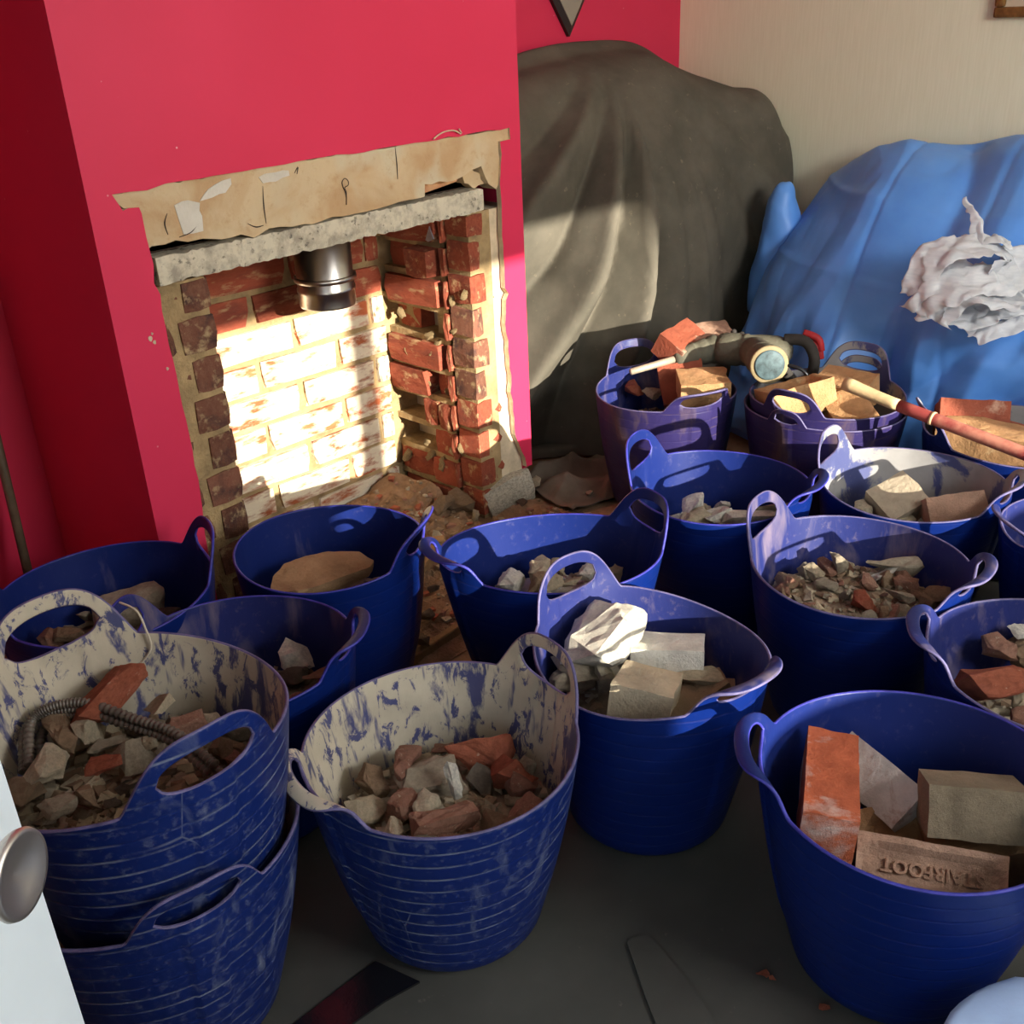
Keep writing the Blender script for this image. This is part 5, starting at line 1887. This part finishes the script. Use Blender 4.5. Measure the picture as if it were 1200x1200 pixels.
# ------------------------------------------------------------------ pole, mirror, picture
WOODP = plain('grimy metal pole', lin(96, 84, 66), 0.5, 0.2, 30, 0.1, 0.4)
A, B = ony(0, 532, 2.145), ony(38, 692, 2.10)
u_ = (B - A) / np.linalg.norm(B - A)
t0 = (0.004 - A[2]) / u_[2]
top_ = A - u_ * 0.55
pe = empty('broom_pole', (0, 0, 0))
tag(pe, 'thin grimy pole leaning against the crimson wall left of the chimney breast', 'pole')
link('shaft', mesh_of('shaft', *tube([A + u_ * t0, A, top_], 0.0095, 14), WOODP), pe)
link('ferrule', mesh_of('ferrule', *tube([A + u_ * t0, A + u_ * (t0 - .05)], 0.012, 14), BLACKP), pe)

MIRR = plain('taupe mirror glass', lin(150, 142, 128), 0.25, 0.04, 6, 0, 0.5)
DKEDGE = plain('dark bevelled mirror edge', lin(52, 40, 36), 0.4, 0.1)
kx_, kz_ = 2.551, 1.079
kite = [(kx_, kz_), (kx_ + .155, kz_ + .21), (kx_, kz_ + .42), (kx_ - .155, kz_ + .21)]
kc = np.mean(kite, 0)
mi = empty('wall_mirror', (kc[0], YA - 0.001, kc[1]))
tag(mi, 'diamond-shaped taupe mirror hanging on the crimson alcove wall, point down', 'mirror')
V, F = [], []
for sc_, y in ((1.0, 0.0), (1.0, -0.012), (0.84, -0.020)):
    V += [((p[0] - kc[0]) * sc_, y, (p[1] - kc[1]) * sc_) for p in kite]
F = gridf(4, 3, True)
link('mirror_frame', mesh_of('mirror_frame', V, [f[::-1] for f in F] + [(0, 1, 2, 3)[::-1]], DKEDGE, smooth=False), mi)
link('mirror_glass', mesh_of('mirror_glass', [((p[0] - kc[0]) * .86, y, (p[1] - kc[1]) * .86) for y in (-0.018, -0.0215) for p in kite], [(0, 1, 2, 3), (7, 6, 5, 4)] + [(i, (i + 1) % 4, 4 + (i + 1) % 4, 4 + i) for i in range(4)], MIRR, smooth=False), mi)

GOLD = plain('old gold frame', lin(150, 112, 62), 0.4, 0.2, 40, 0.3, 0.5, 0.6)
PAPER = plain('cream picture mount', lin(206, 192, 166), 0.8, 0.05)
pf = empty('picture_frame', (XW, 1.0, 1.30))
tag(pf, 'gold picture frame hanging on the cream wall, only its lower corner in view', 'picture')
y1, y0, z0, z1 = 0.195, -0.195, -0.212, 0.26
for nm, b in (('frame_rail', (-0.022, y0, z0, -0.001, y1, z0 + .026)), ('frame_rail', (-0.022, y0, z1 - .026, -0.001, y1, z1)), ('frame_stile', (-0.022, y1 - .026, z0 + .026, -0.001, y1, z1 - .026)), ('frame_stile', (-0.022, y0, z0 + .026, -0.001, y0 + .026, z1 - .026))):
    boxes(nm, [b], GOLD, pf, 0.006)
boxes('picture_mount', [(-0.010, y0 + .02, z0 + .02, -0.002, y1 - .02, z1 - .02)], PAPER, pf)

# ------------------------------------------------------------------ long tool handle across the far right tubs
t = NT('worn red painted wood')
_c = t.mix(t.ramp(t.noise(16, 6, 0.6, t.stretch(t.obj(), (1, 1, 1))), 0.42, 0.6), lin(142, 62, 58), lin(178, 118, 98))
REDW = t.done(_c, 0.6, 0.3)
PALEW = plain('pale worn ash wood', lin(212, 184, 138), 0.6, 0.1, 20, 0.2)
A, B = onz(990, 451, 0.405), onz(1225, 541, 0.345)
u_ = (B - A) / np.linalg.norm(B - A)
th_ = empty('tool_handle', (0, 0, 0))
tag(th_, 'long wooden tool handle with worn red paint lying across the brick tubs', 'tool handle')
L_ = np.linalg.norm(B - A)
ts = np.linspace(0, 0.30, 8)
link('bare_end', mesh_of('bare_end', *tube([A + u_ * L_ * q + np.array([0, 0, .004 * (1 - q / .3) ** 2]) for q in ts], [.0155, .0150, .0142, .0138, .0132, .0130, .0128, .0128], 14), PALEW), th_)['label'] = 'bare pale flared end'
link('shaft', mesh_of('shaft', *tube([A + u_ * L_ * q for q in np.linspace(0.295, 1.0, 10)], .0132, 14), REDW), th_)
link('band', mesh_of('band', *tube([A + u_ * L_ * q for q in (0.46, 0.475)], .0145, 14), PALEW), th_)
link('band', mesh_of('band', *tube([A + u_ * L_ * q for q in (0.93, 0.945)], .0145, 14), PALEW), th_)

# ------------------------------------------------------------------ rotary hammer on the bricks
DRG = plain('dusty grey green drill casing', lin(96, 93, 78), 0.75, 0.15, 26, 0.3)
DRD = plain('dark rubber grip', lin(58, 54, 50), 0.8, 0.15, 26, 0.2)
DRR = plain('red drill grip', lin(168, 40, 44), 0.5, 0.12, 26, 0.1)
DRC = plain('cream drill ring', lin(140, 124, 92), 0.7, 0.12, 26, 0.2)
BITM = plain('dusty chisel steel', lin(176, 160, 140), 0.5, 0.15, 26, 0.1, 0.4, 0.3)
STK = plain('worn blue grey label', lin(74, 92, 96), 0.6, 0.3, 60)
dr = empty('hammer_drill', (0, 0, 0))
tag(dr, 'dusty grey-green hammer drill with chisel bit lying on the bricks in its tub', 'power tool')
TIP, CH_, GB, RE = onz(738, 436, 0.335), onz(797, 419, 0.350), onz(846, 407, 0.365), onz(928, 412, 0.372)


def spin(name, A, B, prof, mat, parent, n=28, sq=1.0):
    A, B = np.asarray(A), np.asarray(B)
    L = np.linalg.norm(B - A)
    V, F = lathe([(r_, z * L) for r_, z in prof], n)
    V[:, 1] *= sq
    M = frame_to(B - A)
    M.translation = Vector(A)
    V = np.array([M @ Vector(v) for v in V])
    return link(name, mesh_of(name, V, F, mat), parent)


spin('chisel_bit', TIP, CH_, [(0.004, 0), (0.0085, 0.02), (0.009, 0.5), (0.009, 1.0)], BITM, dr, 12)
spin('chuck', CH_, GB, [(0.012, -0.15), (0.020, -0.10), (0.024, 0.05), (0.030, 0.30), (0.031, 0.34), (0.028, 0.36), (0.031, 0.42), (0.034, 0.62), (0.030, 0.66), (0.036, 0.72), (0.037, 0.86), (0.030, 0.95), (0.02, 1.0)], DRG, dr)
spin('gear_housing', CH_ + (GB - CH_) * 0.86, RE, [(0.030, 0), (0.044, 0.05), (0.048, 0.12), (0.048, 0.30), (0.044, 0.36), (0.047, 0.38), (0.047, 0.42), (0.044, 0.44), (0.046, 0.60), (0.044, 0.80), (0.036, 0.95), (0.02, 1.0)], DRG, dr, 32, 0.85)
mA = GB + (RE - GB) * 0.42
mB = onz(902, 428, 0.385)
spin('motor_housing', mA, mB, [(0.030, 0), (0.038, 0.2), (0.040, 0.55), (0.042, 0.60), (0.042, 0.66), (0.040, 0.68), (0.043, 0.74), (0.043, 0.92), (0.040, 0.97), (0.034, 1.0), (0.02, 1.0)], DRG, dr, 32)
nrm = (mB - mA) / np.linalg.norm(mB - mA)
mh_ = bpy.data.objects['motor_housing']
spin('end_ring', mB - nrm * 0.012, mB - nrm * 0.002, [(0.0435, 0), (0.046, 0.2), (0.046, 0.8), (0.043, 1.0)], DRC, mh_, 32)
spin('end_cap', mB - nrm * 0.003, mB + nrm * 0.002, [(0.036, 0), (0.036, 0.7), (0.033, 1.0), (0.001, 1.0)], STK, mh_, 32)['label'] = 'worn bluish round label on the motor end'
# D-shaped rear grip with red strips
back = (RE - GB) / np.linalg.norm(RE - GB)
side = np.cross(back, [0, 0, 1.0])
side /= np.linalg.norm(side)
gp = [RE + back * -.02 + np.array([0, 0, .03]), RE + back * .03 + np.array([0, 0, .028]), RE + back * .055 + np.array([0, 0, -.01]), RE + back * .05 + np.array([0, 0, -.06]), RE + back * .01 + np.array([0, 0, -.075]), mB - nrm * .03 + back * .03]
link('rear_handle', mesh_of('rear_handle', *tube(catmull(gp, 30), 0.014, 14), DRD), dr)
for j, off in enumerate((-.010, .010)):
    link('grip_strip', mesh_of('grip_strip', *tube(catmull([RE + back * .022 - side * .012 + np.array([0, 0, .036 + off]), RE + back * .058 - side * .014 + np.array([0, 0, .022 + off]), RE + back * .068 - side * .014 + np.array([0, 0, -.008 + off])], 12), 0.0095, 10), DRR), dr)['label'] = 'red rubber strip'
for f_, up_ in ((0.10, .03), (0.22, .025), (0.10, -.02), (0.22, -.025)):
    c_ = GB + (RE - GB) * f_ - side * 0.040 + np.array([0, 0, up_])
    spin('bolt', c_ + side * .004, c_ - side * .006, [(0.007, 0), (0.007, 0.9), (0.004, 1.0)], DRD, dr, 10)
link('mains_cable', mesh_of('mains_cable', *tube(catmull([gp[-1], gp[-1] + back * .05 - np.array([0, 0, .01]), gp[-1] + back * .07 - np.array([0, 0, .03]), gp[-1] + back * .06 - np.array([0, 0, .045])], 24), 0.0045, 8), BLACKP), dr)

# ribbed conduit half buried in the upper stacked tub
COND = plain('dusty grey ribbed conduit', lin(92, 84, 74), 0.45, 0.2, 30, 0.1, 0.5)
ce = [onz(28, 905, .40), onz(30, 855, .415), onz(55, 836, .425), onz(95, 832, .425), onz(150, 850, .42), onz(200, 868, .415), onz(245, 905, .405)]
for j, dz in enumerate((0.0, 0.010, -0.008)):
    C_ = catmull([p + np.array([j * .006, -j * .007, dz]) for p in ce], 220)
    rr = 0.0058 + 0.0011 * np.sin(np.arange(220) * 1.6)
    o = link('conduit', mesh_of('conduit', *tube(C_, rr, 8), COND))
    tag(o, ('uppermost', 'middle', 'lowest')[(1 if j == 0 else 0 if j == 1 else 2)] + ' strand of grey ribbed conduit curling through the upper stacked tub', 'conduit', 'conduit strands in the upper stacked tub')
wq = [onz(140, 706, .50), onz(160, 716, .495), onz(171, 738, .475), onz(177, 758, .45), onz(168, 774, .43), onz(154, 788, .415)]
o = link('wire', mesh_of('wire', *tube(catmull(wq, 40), 0.0016, 6), plain('pale wire', lin(196, 186, 166), 0.6)))
tag(o, 'thin pale wire hanging over the back rim of the upper stacked tub', 'wire')
